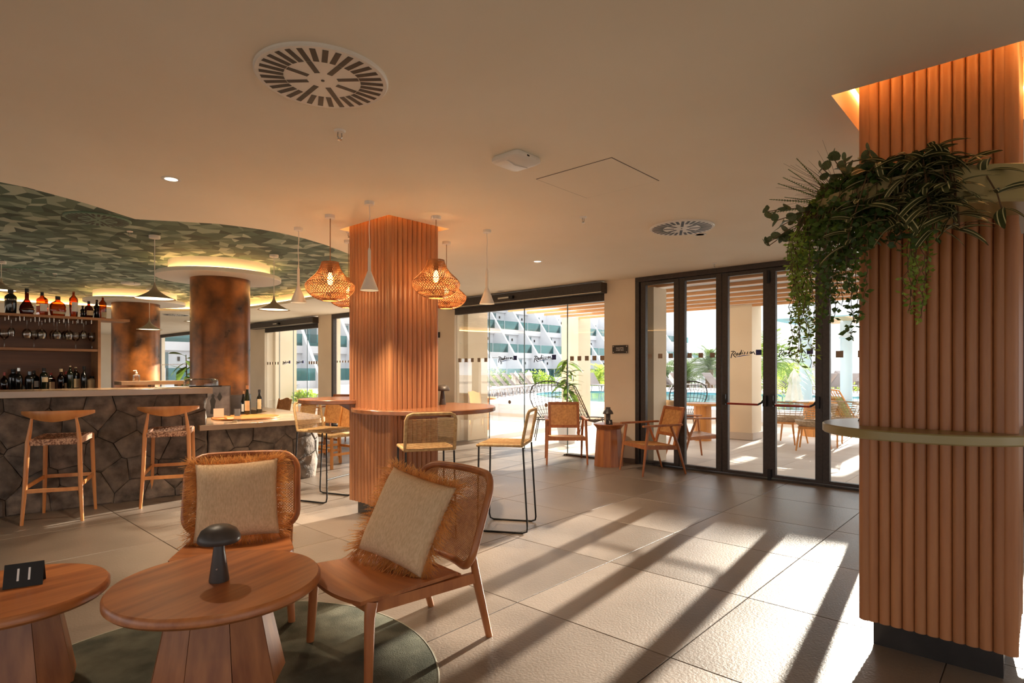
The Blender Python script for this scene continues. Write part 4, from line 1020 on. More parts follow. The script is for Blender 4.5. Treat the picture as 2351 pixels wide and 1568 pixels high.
# ---- lounge chairs
def make_lounge():
    t = thing('lounge_chair', 'lounge chair', 'lounge chair', (0,0,0), 0, 'cane-back lounge chairs')
    # seat: dished plywood, wider at the front
    m = MB(); N, K = 14, 12; vv = []; y0, y1 = -.24, .33
    for j in range(K+1):
        f_ = j/K; y = y0+(y1-y0)*f_; hw = .265+.055*f_
        if f_ > .8: hw -= .05*((f_-.8)/.2)**2
        for i in range(N+1):
            g = i/N*2-1; z = .385-.022*(1-g*g)*(1-.4*f_)+.015*f_ - (.02*((f_-.85)/.15)**2 if f_ > .85 else 0)
            yy = y-(.03*g*g if f_ > .9 else 0); vv.append((g*hw, yy, z))
    n = len(vv); vv += [(x,y,z-.018) for x,y,z in vv]; W_ = N+1; F = []
    for j in range(K):
        for i in range(N): a = j*W_+i; F += [(a,a+1,a+W_+1,a+W_), (n+a,n+a+W_,n+a+W_+1,n+a+1)]
    per = [i for i in range(W_)]+[j*W_+N for j in range(1,K+1)]+[K*W_+i for i in range(N-1,-1,-1)]+[j*W_ for j in range(K-1,0,-1)]
    for a, b in zip(per, per[1:]+per[:1]): F.append((a, n+a, n+b, b))
    m.add(vv, F); m.build('seat', 'teak', t, 40)
    for s in (-1,1):
        MB().tube([(s*.30,.28,0),(s*.285,.265,.30),(s*.275,.25,.37)], [.019,.024,.030], 14).build('leg', 'frame_wood', t, 60)
        MB().tube([(s*.265,-.445,0),(s*.272,-.36,.30),(s*.285,-.315,.47)], [.018,.023,.018], 14).build('leg', 'frame_wood', t, 60)
        MB().beam((s*.272,.26,.345),(s*.270,-.355,.335),.026,.052).build('side_rail', 'frame_wood', t)
    MB().beam((-.265,.255,.345),(.265,.255,.345),.05,.026,(0,1,0)).build('front_rail', 'frame_wood', t)
    MB().beam((-.26,-.25,.345),(.26,-.25,.345),.05,.026,(0,1,0)).build('rear_rail', 'frame_wood', t)
    # back: rounded frame, reclined and slightly curved
    th = math.radians(20); hw, hh, cz = .325, .24, .635
    def P(s, u): 
        x = s*hw; y0_ = -.26-.075*(1-s*s); z = u*hh
        return Vector((x, y0_ - (z+hh)*math.sin(th), cz-hh + (z+hh)*math.cos(th)))
    loop = []; rad = .11
    for (sx_, sy_, a0) in ((1,1,0),(-1,1,PI/2),(-1,-1,PI),(1,-1,1.5*PI)):
        for k in range(7):
            a = a0+PI/2*k/6; x = sx_*(hw-rad)+rad*math.cos(a); z = sy_*(hh-rad)+rad*math.sin(a); loop.append((x/hw, z/hh))
    dense = []
    for i in range(len(loop)):
        a, b = loop[i], loop[(i+1)%len(loop)]; n = max(1, int(math.hypot((b[0]-a[0])*hw, (b[1]-a[1])*hh)/.05))
        for k in range(n): dense.append((a[0]+(b[0]-a[0])*k/n, a[1]+(b[1]-a[1])*k/n))
    MB().tube([P(*q) for q in dense], .019, 12, closed=True).build('back_frame', 'frame_wood', t, 60)
    def ins(s, u):
        x, z = abs(s)*hw, abs(u)*hh; dx, dz = x-(hw-rad), z-(hh-rad)
        return not (dx > 0 and dz > 0 and dx*dx+dz*dz > rad*rad)
    c = cane(P, 2*hw, 2*hh, .0165, .0030, ins); tag(c.build('cane_panel', 'cane', t), kind='stuff')
    MB().tube([P(q[0]*.93, q[1]*.92)+Vector((0,.004,0)) for q in dense], .003, 6, closed=True).build('cane_beading', 'cane', t)
    return t
l0 = make_lounge()
LC1 = ((1.44, 3.47, 0), face(242)); LC2 = ((1.775, 2.465, 0), face(175))
l0.location, l0.rotation_euler = LC1[0], (0,0,LC1[1]); l0['label'] = 'cane-backed lounge chair facing the viewer behind the round coffee table'
dup(l0, LC2[0], LC2[1], 'cane-backed lounge chair turned sideways to the right of the coffee table')
def make_cushion(label, seed):
    t = thing('cushion', label, 'cushion', (0,0,0), 0, 'fringed cushions'); rnd = random.Random(seed)
    m = MB(); N = 26; h = .232; vv = []
    for s in (1,-1):
        for j in range(N+1):
            for i in range(N+1):
                a, b = i/N*2-1, j/N*2-1; pin = 1-.055*(1-abs(a)**2)*(abs(b)**4)-.0; pin2 = 1-.055*(1-abs(b)**2)*(abs(a)**4)
                q = max(0, (1-a**4)*(1-b**4))**.55; z = s*(.072*q+.004)*(1+.05*math.sin(5*a+seed)*math.cos(4*b))
                vv.append((a*h*pin2, z, b*h*pin))
    W_ = N+1; n = W_*W_; F = []
    for k in (0,1):
        for j in range(N):
            for i in range(N):
                a = k*n+j*W_+i; F.append((a,a+1,a+W_+1,a+W_) if k else (a,a+W_,a+W_+1,a+1))
    per = [i for i in range(W_)]+[j*W_+N for j in range(1,W_)]+[N*W_+i for i in range(N-1,-1,-1)]+[j*W_ for j in range(N-1,0,-1)]
    for a, b in zip(per, per[1:]+per[:1]): F.append((a, b, n+b, n+a))
    m.add(vv, F); m.build('cover', 'linen', t, 60)
    m = MB(); cnt = 1800
    for k in range(cnt):
        s = rnd.random()*4; e = int(s); f_ = (s-e)*2-1
        c = {0:(f_,-1,0,-1),1:(1,f_,1,0),2:(f_,1,0,1),3:(-1,f_,-1,0)}[e]
        x, z = c[0]*h*(1-.05*(1-f_*f_)*(e in (1,3))), c[1]*h*(1-.05*(1-f_*f_)*(e in (0,2)))
        cor = abs(f_)**6
        d = Vector((c[2]+rnd.gauss(0,.34)+(f_*cor*.9 if e in (0,2) else 0), rnd.gauss(.10,.34), c[3]+rnd.gauss(0,.34)+(f_*cor*.9 if e in (1,3) else 0))).normalized()
        L_ = rnd.uniform(.048,.080)*(1.15 if cor > .4 else 1); p = Vector((x, rnd.uniform(-.008,.008), z)); dr = Vector((rnd.gauss(0,.012), rnd.gauss(0,.012), -.012-rnd.random()*.012))
        sd_ = Vector((rnd.gauss(0,1), rnd.gauss(0,1), rnd.gauss(0,1))).normalized()
        m.ribbon([p, p+d*L_*.5+dr*.25, p+d*L_+dr], .0042, sd_, .0016)
    tag(m.build('raffia_fringe', 'raffia', t), 'tan raffia fringe', kind='stuff')
    return t
def place_cushion(c, chair, dx, dy, dz, lean, roll, yaw=0):
    M4 = Matrix.Translation(chair[0]) @ Matrix.Rotation(chair[1], 4, 'Z') @ Matrix.Translation((dx, dy, dz)) @ Matrix.Rotation(yaw, 4, 'Z') @ Matrix.Rotation(lean, 4, 'X') @ Matrix.Rotation(roll, 4, 'Y')
    c.matrix_world = M4
place_cushion(make_cushion('beige linen cushion with raffia fringe on the chair behind the coffee table', 1), LC1, .015, -.155, .618, math.radians(22), math.radians(2))
place_cushion(make_cushion('beige linen cushion with raffia fringe on the sideways chair', 2), LC2, .02, -.12, .618, math.radians(25), math.radians(-9), math.radians(16))
# ---- coffee tables
def coffee_table(label, p, r, h, rb, rt, n, rz=0, th=.048):
    t = thing('coffee_table', label, 'table', p, rz, 'round teak coffee tables')
    MB().lathe([(0,h-th),(r-.012,h-th),(r,h-th+.012),(r,h-.012),(r-.010,h),(0,h)], 72).build('table_top', 'teak', t, 40)
    for k in range(n):
        a0, a1 = 2*PI*k/n+.006, 2*PI*(k+1)/n-.006; q = .80
        m = MB(); v = []
        for R_, z in ((rb,0),(rt,h-th)):
            v += [(R_*math.cos(a0),R_*math.sin(a0),z),(R_*math.cos(a1),R_*math.sin(a1),z),(R_*q*math.cos(a1),R_*q*math.sin(a1),z),(R_*q*math.cos(a0),R_*q*math.sin(a0),z)]
        m.add(v, [(3,2,1,0),(4,5,6,7),(0,1,5,4),(1,2,6,5),(2,3,7,6),(3,0,4,7)]); m.build('stave', 'teakz', t)
    return t
coffee_table('round teak coffee table with faceted base and mushroom lamp on it', (1.065,2.77,.008), .44, .445, .285, .20, 9, .35)
coffee_table('round teak coffee table with faceted base cut by the left edge, carrying number 11', (.41,3.36,.008), .37, .425, .25, .18, 9, .1)
# ---- rug
rg = thing('round_rug', 'round sage green rug with pale edging under the coffee tables', 'rug', (.97,2.68,0))
MB().lathe([(0,0),(1.0,0),(1.005,.004),(1.0,.008),(0,.008)], 96).build('pile', 'rug', rg, 40)
MB().tube([(1.004*math.cos(2*PI*k/96),1.004*math.sin(2*PI*k/96),.005) for k in range(96)], .005, 6, closed=True).build('edging', 'rugedge', rg)
# ---- mushroom lamps and number stands
def mushroom(label, p, s=1.0):
    t = thing('mushroom_lamp', label, 'table lamp', p, 0, 'grey mushroom lamps')
    R_, hh = .090*s, .25*s
    MB().lathe([(0,0),(.041*s,0),(.042*s,.006*s),(.019*s,hh*.72),(0,hh*.72)], 28).build('stem', 'lamp_grey', t, 40)
    MB().lathe([(0,hh*.70),(R_*.93,hh*.70),(R_,hh*.73),(R_*.97,hh*.80),(R_*.82,hh*.91),(R_*.5,hh*.985),(0,hh)], 40).build('cap', 'lamp_grey', t, 50)
    MB().lathe([(0,0),(.004*s,0),(.004*s,.004)], 8, (0,0,0), Matrix.Translation((-.022*s,-.026*s,hh*.25)) @ Matrix.Rotation(PI/2,4,'X')).build('switch', 'steel', t)
    return t
q = on_z(503,1333,.453); mushroom('dark grey mushroom table lamp on the round coffee table', (q.x, q.y, .453), 1.0)
q = on_z(1016,929,1.04); mushroom('dark grey mushroom table lamp on the round shelf of the middle column', (q.x, q.y, 1.04), .82)
def number_stand(p, rz, txt, label, w=.085, h=.075):
    t = thing('number_stand', label, 'number stand', p, rz, 'black table number stands')
    a = math.radians(24)
    f_ = Matrix.Translation((0,-h*math.sin(a),0)) @ Matrix.Rotation(-a, 4, 'X'); b_ = Matrix.Translation((0,h*math.sin(a),0)) @ Matrix.Rotation(a, 4, 'X')
    bevel(MB().box(-w/2,w/2,-.002,.002,0,h, f_).build('front_panel', 'black_card', t), .001); MB().box(-w/2,w/2,-.002,.002,0,h, b_).build('back_panel', 'black_card', t)
    if txt: text_mesh('number', txt, h*.75, 'card_white', t, f_ @ Matrix.Translation((0,-.0024,h*.5)) @ Matrix.Rotation(PI/2,4,'X'))
    return t
q = on_z(52,1345,.433); number_stand((q.x+.01,q.y+.02,.433), face(90)+math.radians(-17), '11', 'black tent stand with white number 11 on the left coffee table', .14, .105)
q = on_z(957,932,1.04); number_stand((q.x,q.y+.02,1.04), face(90)+math.radians(-42), '9', 'small black tent stand with number 9 on the shelf of the middle column', .085,.075)
q = on_z(1972,970,1.117); number_stand((q.x+.09,q.y-.02,1.117), math.radians(25), '', 'black tent stand on the olive ledge of the right column', .09, .08)
# ---- cane armchairs by the window
def make_armchair():
    t = thing('armchair', 'armchair', 'armchair', (0,0,0), 0, 'cane armchairs')
    for s in (-1,1):
        MB().tube([(s*.30,.31,0),(s*.292,.26,.35),(s*.285,.22,.64)], [.013,.019,.021], 10).build('leg', 'frame_wood', t, 60)
        MB().tube([(s*.285,-.36,0),(s*.28,-.24,.38),(s*.285,-.13,.64)], [.013,.019,.018], 10).build('leg', 'frame_wood', t, 60)
        m = MB(); m.beam((s*.292,.30,.655),(s*.285,-.30,.665),.05,.026); bevel(m.build('armrest', 'frame_wood', t), .005)
    for (a, b) in (((-.29,.25,.375),(.29,.25,.375)),((-.28,-.22,.355),(.28,-.22,.355)),((-.275,.25,.375),(-.27,-.22,.355)),((.275,.25,.375),(.27,-.22,.355))):
        MB().beam(a, b, .03, .05).build('seat_rail', 'frame_wood', t)
    P = lambda s, u: Vector((s*.26, .015+u*.225, .395+.012*u-.012*(1-s*s)))
    tag(cane(P, .52, .45, .018, .008, None, diag=False).build('cane_seat', 'cane', t), kind='stuff')
    th = math.radians(17)
    B = lambda s, u: Vector((s*.225, -.235-(u*.24+.24)*math.sin(th), .425+(u*.24+.24)*math.cos(th)))
    m = MB()
    for s in (-1,1): m.beam(B(s,-1.2), B(s,1), .024, .042, (1,0,0))
    m.beam(B(-1,.94), B(1,.94), .042, .024, (0,1,0)); m.beam(B(-1,-.62), B(1,-.62), .042, .024, (0,1,0)); m.build('back_frame', 'frame_wood', t)
    C = lambda s, u: B(s*.94, .16+u*.74)
    tag(cane(C, .42, .355, .0175, .0085, None, diag=False).build('cane_back', 'cane', t), kind='stuff')
    return t
a0 = make_armchair(); a0.location = (7.16,5.42,0); a0.rotation_euler = (0,0,face(222)); a0['label'] = 'cane armchair facing the room in front of the sliding door'
dup(a0, (7.22,4.00,0), face(151), 'cane armchair turned sideways in front of the folding door')
GCH = 'far cane armchairs with green cushions'
far_ = [((6.35,10.55,0), 215, 'far cane armchair with green cushion seen above the left shelf of the column'), ((6.75,9.35,0), 160, 'far cane armchair with green cushion beside the left edge of the middle column')]
for p, d, l in far_:
    dup(a0, p, face(d), l)
    c = MB(); N = 12; vv = []
    for s in (1,-1):
        for j in range(N+1):
            for i in range(N+1):
                a, b = i/N*2-1, j/N*2-1; vv.append((a*.21, s*(.06*max(0,(1-a**4)*(1-b**4))**.55+.003), b*.17))
    W_ = N+1; n = W_*W_
    F = [((k*n+j*W_+i, k*n+j*W_+i+1, k*n+(j+1)*W_+i+1, k*n+(j+1)*W_+i) if k else (j*W_+i, (j+1)*W_+i, (j+1)*W_+i+1, j*W_+i+1)) for k in (0,1) for j in range(N) for i in range(N)]
    c.add(vv, F); o = c.build('cushion', 'greenfab', None, 60)
    o.matrix_world = Matrix.Translation(p) @ Matrix.Rotation(face(d), 4, 'Z') @ Matrix.Translation((0,-.24,.63)) @ Matrix.Rotation(math.radians(18), 4, 'X')
    tag(o, 'green cushion leaning on the '+('farther' if d == 215 else 'nearer')+' armchair behind the middle column', 'cushion', 'green cushions')
# ---- stump side table with lamp
sd_t = thing('side_table', 'round wooden stump side table between the two cane armchairs', 'table', (7.30,4.73,0), .2)
for k in range(12):
    a0_, a1_ = 2*PI*k/12+.004, 2*PI*(k+1)/12-.004; v = []
    for R_, z in ((.215,0),(.178,.545)):
        for R2, a in ((R_,a0_),(R_,a1_),(R_*.8,a1_),(R_*.8,a0_)): v.append((R2*math.cos(a),R2*math.sin(a),z))
    MB().add(v, [(3,2,1,0),(4,5,6,7),(0,1,5,4),(1,2,6,5),(2,3,7,6),(3,0,4,7)]).build('stave', 'teakz', sd_t)
MB().lathe([(0,.54),(.18,.54),(.185,.555),(.225,.60),(.225,.612),(0,.612)], 48).build('table_top', 'teak', sd_t, 40)
q = on_z(1405,972,.612)
ml = thing('table_lamp', 'small dark lamp with dome shade and knob on the stump side table', 'table lamp', (7.31,4.75,.612))
MB().lathe([(0,0),(.034,0),(.034,.15),(.03,.155),(0,.155)], 24).build('stem', 'lamp_grey', ml, 40)
MB().lathe([(0,.14),(.074,.14),(.078,.148),(.06,.185),(.038,.205),(.034,.215),(.034,.238),(0,.24)], 32).build('shade', 'lamp_grey', ml, 40)
number_stand((7.17,4.64,.612), face(90)+math.radians(-42), '3', 'small black tent stand with number 3 on the stump side table', .085,.075)
# ---- woven dining chairs round the low counter
def make_woven():
    t = thing('woven_chair', 'woven chair', 'chair', (0,0,0), 0, 'woven dining chairs')
    for s in (-1,1):
        MB().beam((s*.20,.20,0),(s*.20,.20,.46),.032,.032).build('leg', 'honey', t); MB().beam((s*.20,-.24,0),(s*.20,-.22,.46),.032,.032).build('leg', 'honey', t)
        MB().beam((s*.20,.20,.2),(s*.20,-.23,.2),.018,.035).build('stretcher', 'honey', t); MB().tube([(s*.20,-.22,.44),(s*.215,-.25,.66),(s*.21,-.29,.85)], .018, 8).build('back_post', 'honey', t, 60)
    MB().beam((-.2,.2,.27),(.2,.2,.27),.018,.035).build('stretcher', 'honey', t); MB().beam((-.2,-.235,.27),(.2,-.235,.27),.018,.035).build('stretcher', 'honey', t)
    bevel(MB().box(-.22,.22,-.23,.22,.44,.48).build('seat', 'rope', t), .012)
    m = MB(); N = 34
    for k in range(N):
        f_ = k/(N-1)*2-1; x = f_*.205
        m.tube([(x*(1+.05*0),-.235-.035*(1-f_*f_),.53),(x,-.265-.045*(1-f_*f_),.68),(x,-.29-.045*(1-f_*f_),.85+.022*math.cos(f_*3.2)*(1))], .0085, 5)
    tag(m.build('woven_back', 'cane', t, 60), kind='stuff')
    return t
w0 = make_woven(); w0.location = (4.55,7.62,0); w0.rotation_euler = (0,0,face(185)); w0['label'] = 'woven-back wooden chair at the rounded end of the low counter'
dup(w0, (4.85,8.6,0), face(183), 'woven-back wooden chair behind the rope stool left of the column')
dup(w0, (4.95,9.6,0), face(183), 'woven-back wooden chair behind the wine bottles')
dup(w0, (5.0,10.6,0), face(183), 'farthest woven-back wooden chair at the low counter')
# ================================================================ OUTSIDE
def gz(u): return -.03 if u < 20 else -.03-(u-20)*.014
gr = MB(); 
gr.add([(17,-60,-.03),(20,-60,-.03),(120,-60,-1.43),(120,120,-1.43),(20,120,-.03),(17,120,-.03)], [(0,1,4,5),(1,2,3,4)])
gr.add([(XW1-.02,27,-.03),(17,27,-.03),(17,120,-.03),(XW1-.02,120,-.03)], [(0,1,2,3)]); gr.add([(XW1-.02,-60,-.03),(17,-60,-.03),(17,-12,-.03),(XW1-.02,-12,-.03)], [(0,1,2,3)])
tag(gr.build('pool_ground', 'deck'), 'pale paved ground around the pool', 'paving', None, 'structure')
# ---- raised pool
PE = arc([(13.0,26),(13.0,13),(13.2,10),(13.9,8.2),(14.9,6.6),(15.3,4.5),(15.3,0),(15.2,-12)])
pool = struct('pool_surround', 'raised white pool surround beyond the terrace', 'pool edge')
outer = PE+[(32.0,-12),(32.0,14),(30,26)]
WZ = .36
wl = arc([(18.6,15.6),(16.6,13.0),(15.9,10.4),(15.5,8.4),(15.9,6.8),(16.0,4.5),(15.95,-11.5)])+[(25.8,-11.5),(25.9,6)]+arc([(25.9,6),(25.6,14),(23.5,17.2),(20.6,17.2),(18.6,15.6)])[1:-1]
plate([outer, wl], WZ, 'coping', 'ext_white', pool)
for f_ in pool.children[-1].data.polygons: pass
pool.children[-1].data.flip_normals()
m = MB(); strip(outer, -.03, WZ, 0, 0, m); m.build('pool_wall', 'ext_white', pool)
m = MB(); strip(wl, WZ-.35, WZ, 0, 0, m); m.build('pool_basin', 'water', pool)
m = MB(); k = len(PE)
for i in range(k-1):
    a, b = Vector(PE[i]), Vector(PE[i+1]); d = (b-a).normalized(); n = Vector((d.y,-d.x)); 
    if n.x > 0: n = -n
    m.add([(a.x+n.x*.012,a.y+n.y*.012,-.008),(b.x+n.x*.012,b.y+n.y*.012,-.008),(b.x+n.x*.012,b.y+n.y*.012,.08),(a.x+n.x*.012,a.y+n.y*.012,.08)], [(0,1,2,3)])
m.build('skirting', 'ttile', pool)
wt = MB(); wt.add([(p[0],p[1],WZ-.05) for p in wl], [tuple(range(len(wl)))]); tag(wt.build('pool_water', 'water'), 'turquoise swimming pool water', 'water', kind='stuff')
lad = thing('pool_ladder', 'white tubular pool handrail at the far side of the water', 'handrail', on_d(1700,915,23.5)); lad.location.z = WZ
for s in (-.25,.25): MB().tube([(s,0,0),(s,0,.75),(s,.1,.85),(s,.45,.55),(s,.6,-.2)], .022, 8).build('rail', 'white', lad, 60)
# ---- pergola over the terrace
pg = thing('pergola', 'timber slat pergola over the terrace outside the glass doors', 'pergola')
sl = MB().box(-.03,.03,-10,8.62,0,.05).mesh('slat', 'slat')
for k in range(7): link('slat', sl, pg, (8.12+k*.62, 0, 2.66))
MB().box(7.955, 12.3, -10, 7.7, 2.712, 2.95).build('soffit', 'ext_white', pg)
for i, (u, v) in enumerate([(12.07,4.57),(12.07,8.80),(12.07,.3)]):
    pl = thing('terrace_pillar', ['cream square pillar on the terrace behind the folding door lettering','cream square pillar on the terrace seen through the sliding door','cream square terrace pillar hidden behind the right wooden column','cream square terrace pillar at the far right end'][i], 'pillar', (u,v,0), 0, 'terrace pillars')
    MB().box(-.26,.26,-.26,.26,0,2.705).build('shaft', 'ext_cream', pl); MB().box(-.285,.285,-.285,.285,0,.14).build('base', 'ttile', pl)
for i, (v0, v1, x1) in enumerate([(4.36,4.52,8.35),(8.42,8.95,8.5),(16.55,17.1,8.6)]):
    o = MB().box(XW1+.002, x1, v0, v1, 0, 2.65).build('outer_pilaster', 'ext_cream'); tag(o, ['cream outer pilaster seen through the first pane of the folding door','cream outer pilaster at the left jamb of the sliding door','cream outer pilaster at the left jamb of the far sliding door'][i], 'pilaster', 'outer pilasters')
# ---- white pergola beyond the pool edge
p2 = thing('white_pergola', 'white pergola with round columns and timber ceiling to the right of the pool', 'pergola')
for (x, t_) in ((1850,20.6),(1943,21.6)):
    q = on_d(x,849,t_); c = MB(); c.lathe([(.20,0),(.20,2.55),(.25,2.56),(.25,2.62),(.20,2.63),(.20,3.2)], 24, (q.x,q.y,0)); c.build('column', 'ext_white', p2, 40)
MB().lathe([(.20,0),(.20,3.2)], 24, (22.5,1.2,0)).build('column', 'ext_white', p2, 40); MB().lathe([(.20,0),(.20,3.2)], 24, (22.5,-5,0)).build('column', 'ext_white', p2, 40)
MB().box(20.45,20.85,-10,7.0,3.1,4.02).build('beam', 'ext_white', p2); MB().box(20.85,26,6.6,7.0,3.1,4.02).build('beam', 'ext_white', p2)  # near beam extended and deepened so its top edge shades the doorway floor
for k in range(24): MB().box(20.85,25.6,6.4-k*.7,6.4-k*.7+.5,3.2,3.26).build('ceiling_board', 'slat', p2)
# ---- stepped apartment building
bd = thing('apartment_building', 'white stepped apartment building with diagonal party walls and teal glass balconies', 'building')
W_U, V1 = 4.25, 46.0
def slab_mesh(n, *b): return MB().box(*b).mesh(n, 'ext_white')
slab_m = slab_mesh('balcony_slab', .12, W_U-.12, 0, 2.6, 0, .62)
glass_m = MB().box(.15, W_U-.15, .04, .07, .62, 1.62).mesh('balustrade', 'balcony_glass')
wall_m = MB().box(0, W_U, 2.45, 2.7, -2.3, .9).mesh('room_wall', 'ext_white')
win_m = MB().box(.55, 2.5, 2.38, 2.46, -2.25, -.15).mesh('window', 'far_glass')
wfr = MB(); wfr.box(.47,.55,2.36,2.46,-2.3,-.07); wfr.box(2.5,2.58,2.36,2.46,-2.3,-.07); wfr.box(1.48,1.56,2.35,2.46,-2.25,-.1); wfr_m = wfr.mesh('window_frame', 'ext_white')
rail_m = MB().box(1.55, 1.6, .02, .09, .62, 1.64).mesh('glass_joint', 'ext_white')
lamp_m = MB().box(3.1,3.25,2.36,2.46,-.75,-.45).mesh('wall_lamp', 'black_card')
for k in range(-9, 13):
    u0 = 45.9+(k)*W_U; L = 4 if k <= 2 else (3 if k < 6 else 3)
    zb = -.1
    for j in range(L+1):
        v, z = V1-2.0+2.15*j, zb+2.9*j
        if j < L or k <= 2:
            pass
        if j < L:
            o = link('balcony_slab', slab_m, bd, (u0, v, z)); link('balustrade', glass_m, o); link('glass_joint', rail_m, o)
        if j > 0:
            o = link('room_wall', wall_m, bd, (u0, v-2.15+.0, z)); w = link('window', win_m, o); link('wall_lamp', lamp_m, o); link('window_frame', wfr_m, o)
    top = zb+2.9*L+ (1.2 if L == 4 else .6)
    m = MB(); f0 = V1-2.3; pts = [(f0, zb-1.6), (f0, zb+1.2), (f0+.74*(top-zb-1.2), top), (f0+9+.74*9, top), (f0+16, zb-1.6)]
    m.prism(pts, -.13, .13, Matrix(((0,0,1,u0),(1,0,0,0),(0,1,0,0),(0,0,0,1)))); m.build('party_wall', 'ext_white', bd)
MB().box(0, 101, V1-1.2, V1-.9, -1.6, -.1).build('base_wall', 'ext_white', bd)
for k in range(12): MB().box(30+k*5.5, 31.4+k*5.5, V1-1.25, V1-1.19, -.9, -.3).build('base_window', 'far_glass', bd)
b2 = thing('low_building', 'long low white building with small windows beyond the pool', 'building')
A_, B_ = on_d(1480,849,74), on_d(1912,849,70); dd = (B_-A_); ln = dd.length; ang = math.atan2(dd.y, dd.x)
b2.location = (A_.x, A_.y, 0); b2.rotation_euler = (0,0,ang)
MB().box(0, ln, .5, 8, -2.5, 2.2).build('wall', 'ext_white', b2); MB().box(-.3, ln+.3, -.4, 8.3, 2.2, 2.75).build('roof_parapet', 'ext_white', b2)
MB().box(0, ln, .2, .55, -.35, -.05).build('string_course', 'ext_white', b2)
for k in range(7):
    x = 1.5+k*ln/7; o = MB().box(x, x+1.0, .42, .52, .5, 1.6).build('window', 'far_glass', b2); MB().box(x-.08, x+1.08, .44, .5, .42, .5).build('window_sill', 'ext_white', o)
    MB().box(x+.3, x+1.7, .42, .52, -2.4, -.9).build('window', 'far_glass', b2)
b3 = thing('distant_terrace', 'grey stepped roof in the distance at the right', 'building')
for k in range(9):
    q = on_d(1908+k*9, 895, 60); MB().beam((q.x,q.y,-1.2),(q.x-.6,q.y-1.2,1.0-.12*k),.9,1.2).build('gable', 'sunbed', b3)
# ---- parasols
def parasol(x, t_, yt, yb, label, ground=None):
    q = on_d(x, 849, t_); z = gz(q.x) if ground is None else ground
    t = thing('parasol', label, 'parasol', (q.x,q.y,z), 0, 'closed cream parasols')
    ht, hb = CAM_H+(HY-yt)*t_/F_PX-z, CAM_H+(HY-yb)*t_/F_PX-z
    MB().tube([(0,0,0),(0,0,ht)], .025, 8).build('pole', 'white', t, 60)
    m = MB(); n = 16; prof = [(.03,ht),(.10,ht-(ht-hb)*.12),(.17,ht-(ht-hb)*.35),(.13,ht-(ht-hb)*.42),(.19,ht-(ht-hb)*.75),(.24,hb)]; vv = []
    for r, zz_ in prof:
        for i in range(n): a = 2*PI*i/n; rr = r*(1+.18*(-1)**i); vv.append((rr*math.cos(a), rr*math.sin(a), zz_))
    m.add(vv, [(j*n+i, (j+1)*n+i, (j+1)*n+(i+1)%n, j*n+(i+1)%n) for j in range(len(prof)-1) for i in range(n)]); m.build('folded_canopy', 'canvas', t, 50)
    MB().lathe([(0,0),(.25,0),(.25,.06),(0,.07)], 16).build('base', 'ext_white', t)
    MB().lathe([(0,ht),(.03,ht),(0,ht+.08)], 8).build('finial', 'white', t)
for x, t_, yt, yb, l in ((1079,21.5,851,892,'closed cream parasol standing in front of its twin behind the sliding door'),(1091,23,850,887,'closed cream parasol right behind its twin'),(1064,21,850,893,'closed cream parasol at the left jamb of the sliding door'),(1183,27.5,855,882,'closed cream parasol above the row of sunbeds, left of the next one'),(1214,29,852,880,'closed cream parasol beside the middle pane joint'),(1542,31,855,880,'small closed cream parasol in front of the palms'),(1823,17.5,850,920,'large closed cream parasol near the round white column')):
    parasol(x, t_, yt, yb, l, WZ if x < 1700 else None)
# ---- sunbeds
def make_sunbed():
    t = thing('sunbed', 'sunbed', 'sunbed', (0,0,0), 0, 'grey sunbeds around the pool')
    m = MB(); m.box(-.32,.32,-.9,.35,.30,.34); m.build('lying_surface', 'sunbed', t)
    MB().box(-.32,.32,0,.75,-.02,.02, Matrix.Translation((0,.35,.33)) @ Matrix.Rotation(math.radians(48),4,'X')).build('backrest', 'sunbed', t)
    for s in (-1,1):
        for y in (-.75,.25): MB().tube([(s*.30,y-.14,.31),(s*.30,y-.08,.02),(s*.30,y+.08,.02),(s*.30,y+.14,.31)], .02, 6).build('leg', 'sunbed', t)
    return t
b0 = None
spots = [(1068,20.5,56),(1088,21.4,56),(1108,22.3,56),(1127,23.2,56),(1145,24.1,56),(1163,25,56),(1180,25.9,56),(1197,26.8,56),(1214,27.7,56),(1233,28.6,56),(1374,28,-20),(1520,29,60),(1550,29,60),(1580,29,60),(1655,28.5,60),(1785,25.5,150),(1817,25.5,150),(1872,25.5,150),(1902,25.5,150),(1925,26,150),(1965,26,150)]
nm = ['first','second','third','fourth','fifth','sixth','seventh','eighth','ninth','tenth']
for i, (x, t_, a) in enumerate(spots):
    q = on_d(x, 849, t_); lab = (nm[i]+' grey sunbed from the left in the row seen through the sliding door' if i < 10 else ['grey sunbed beside the beige pier'] [0] if i == 10 else nm[i-11]+' grey sunbed from the left seen through the folding door below the palms' if i < 15 else nm[i-15]+' grey sunbed from the left behind the pool near the white columns')
    if b0 is None: b0 = make_sunbed(); o = b0
    else: o = copy_tree(b0)
    o.location = (q.x, q.y, WZ); o.rotation_euler = (0,0,math.radians(a)); o['label'] = lab
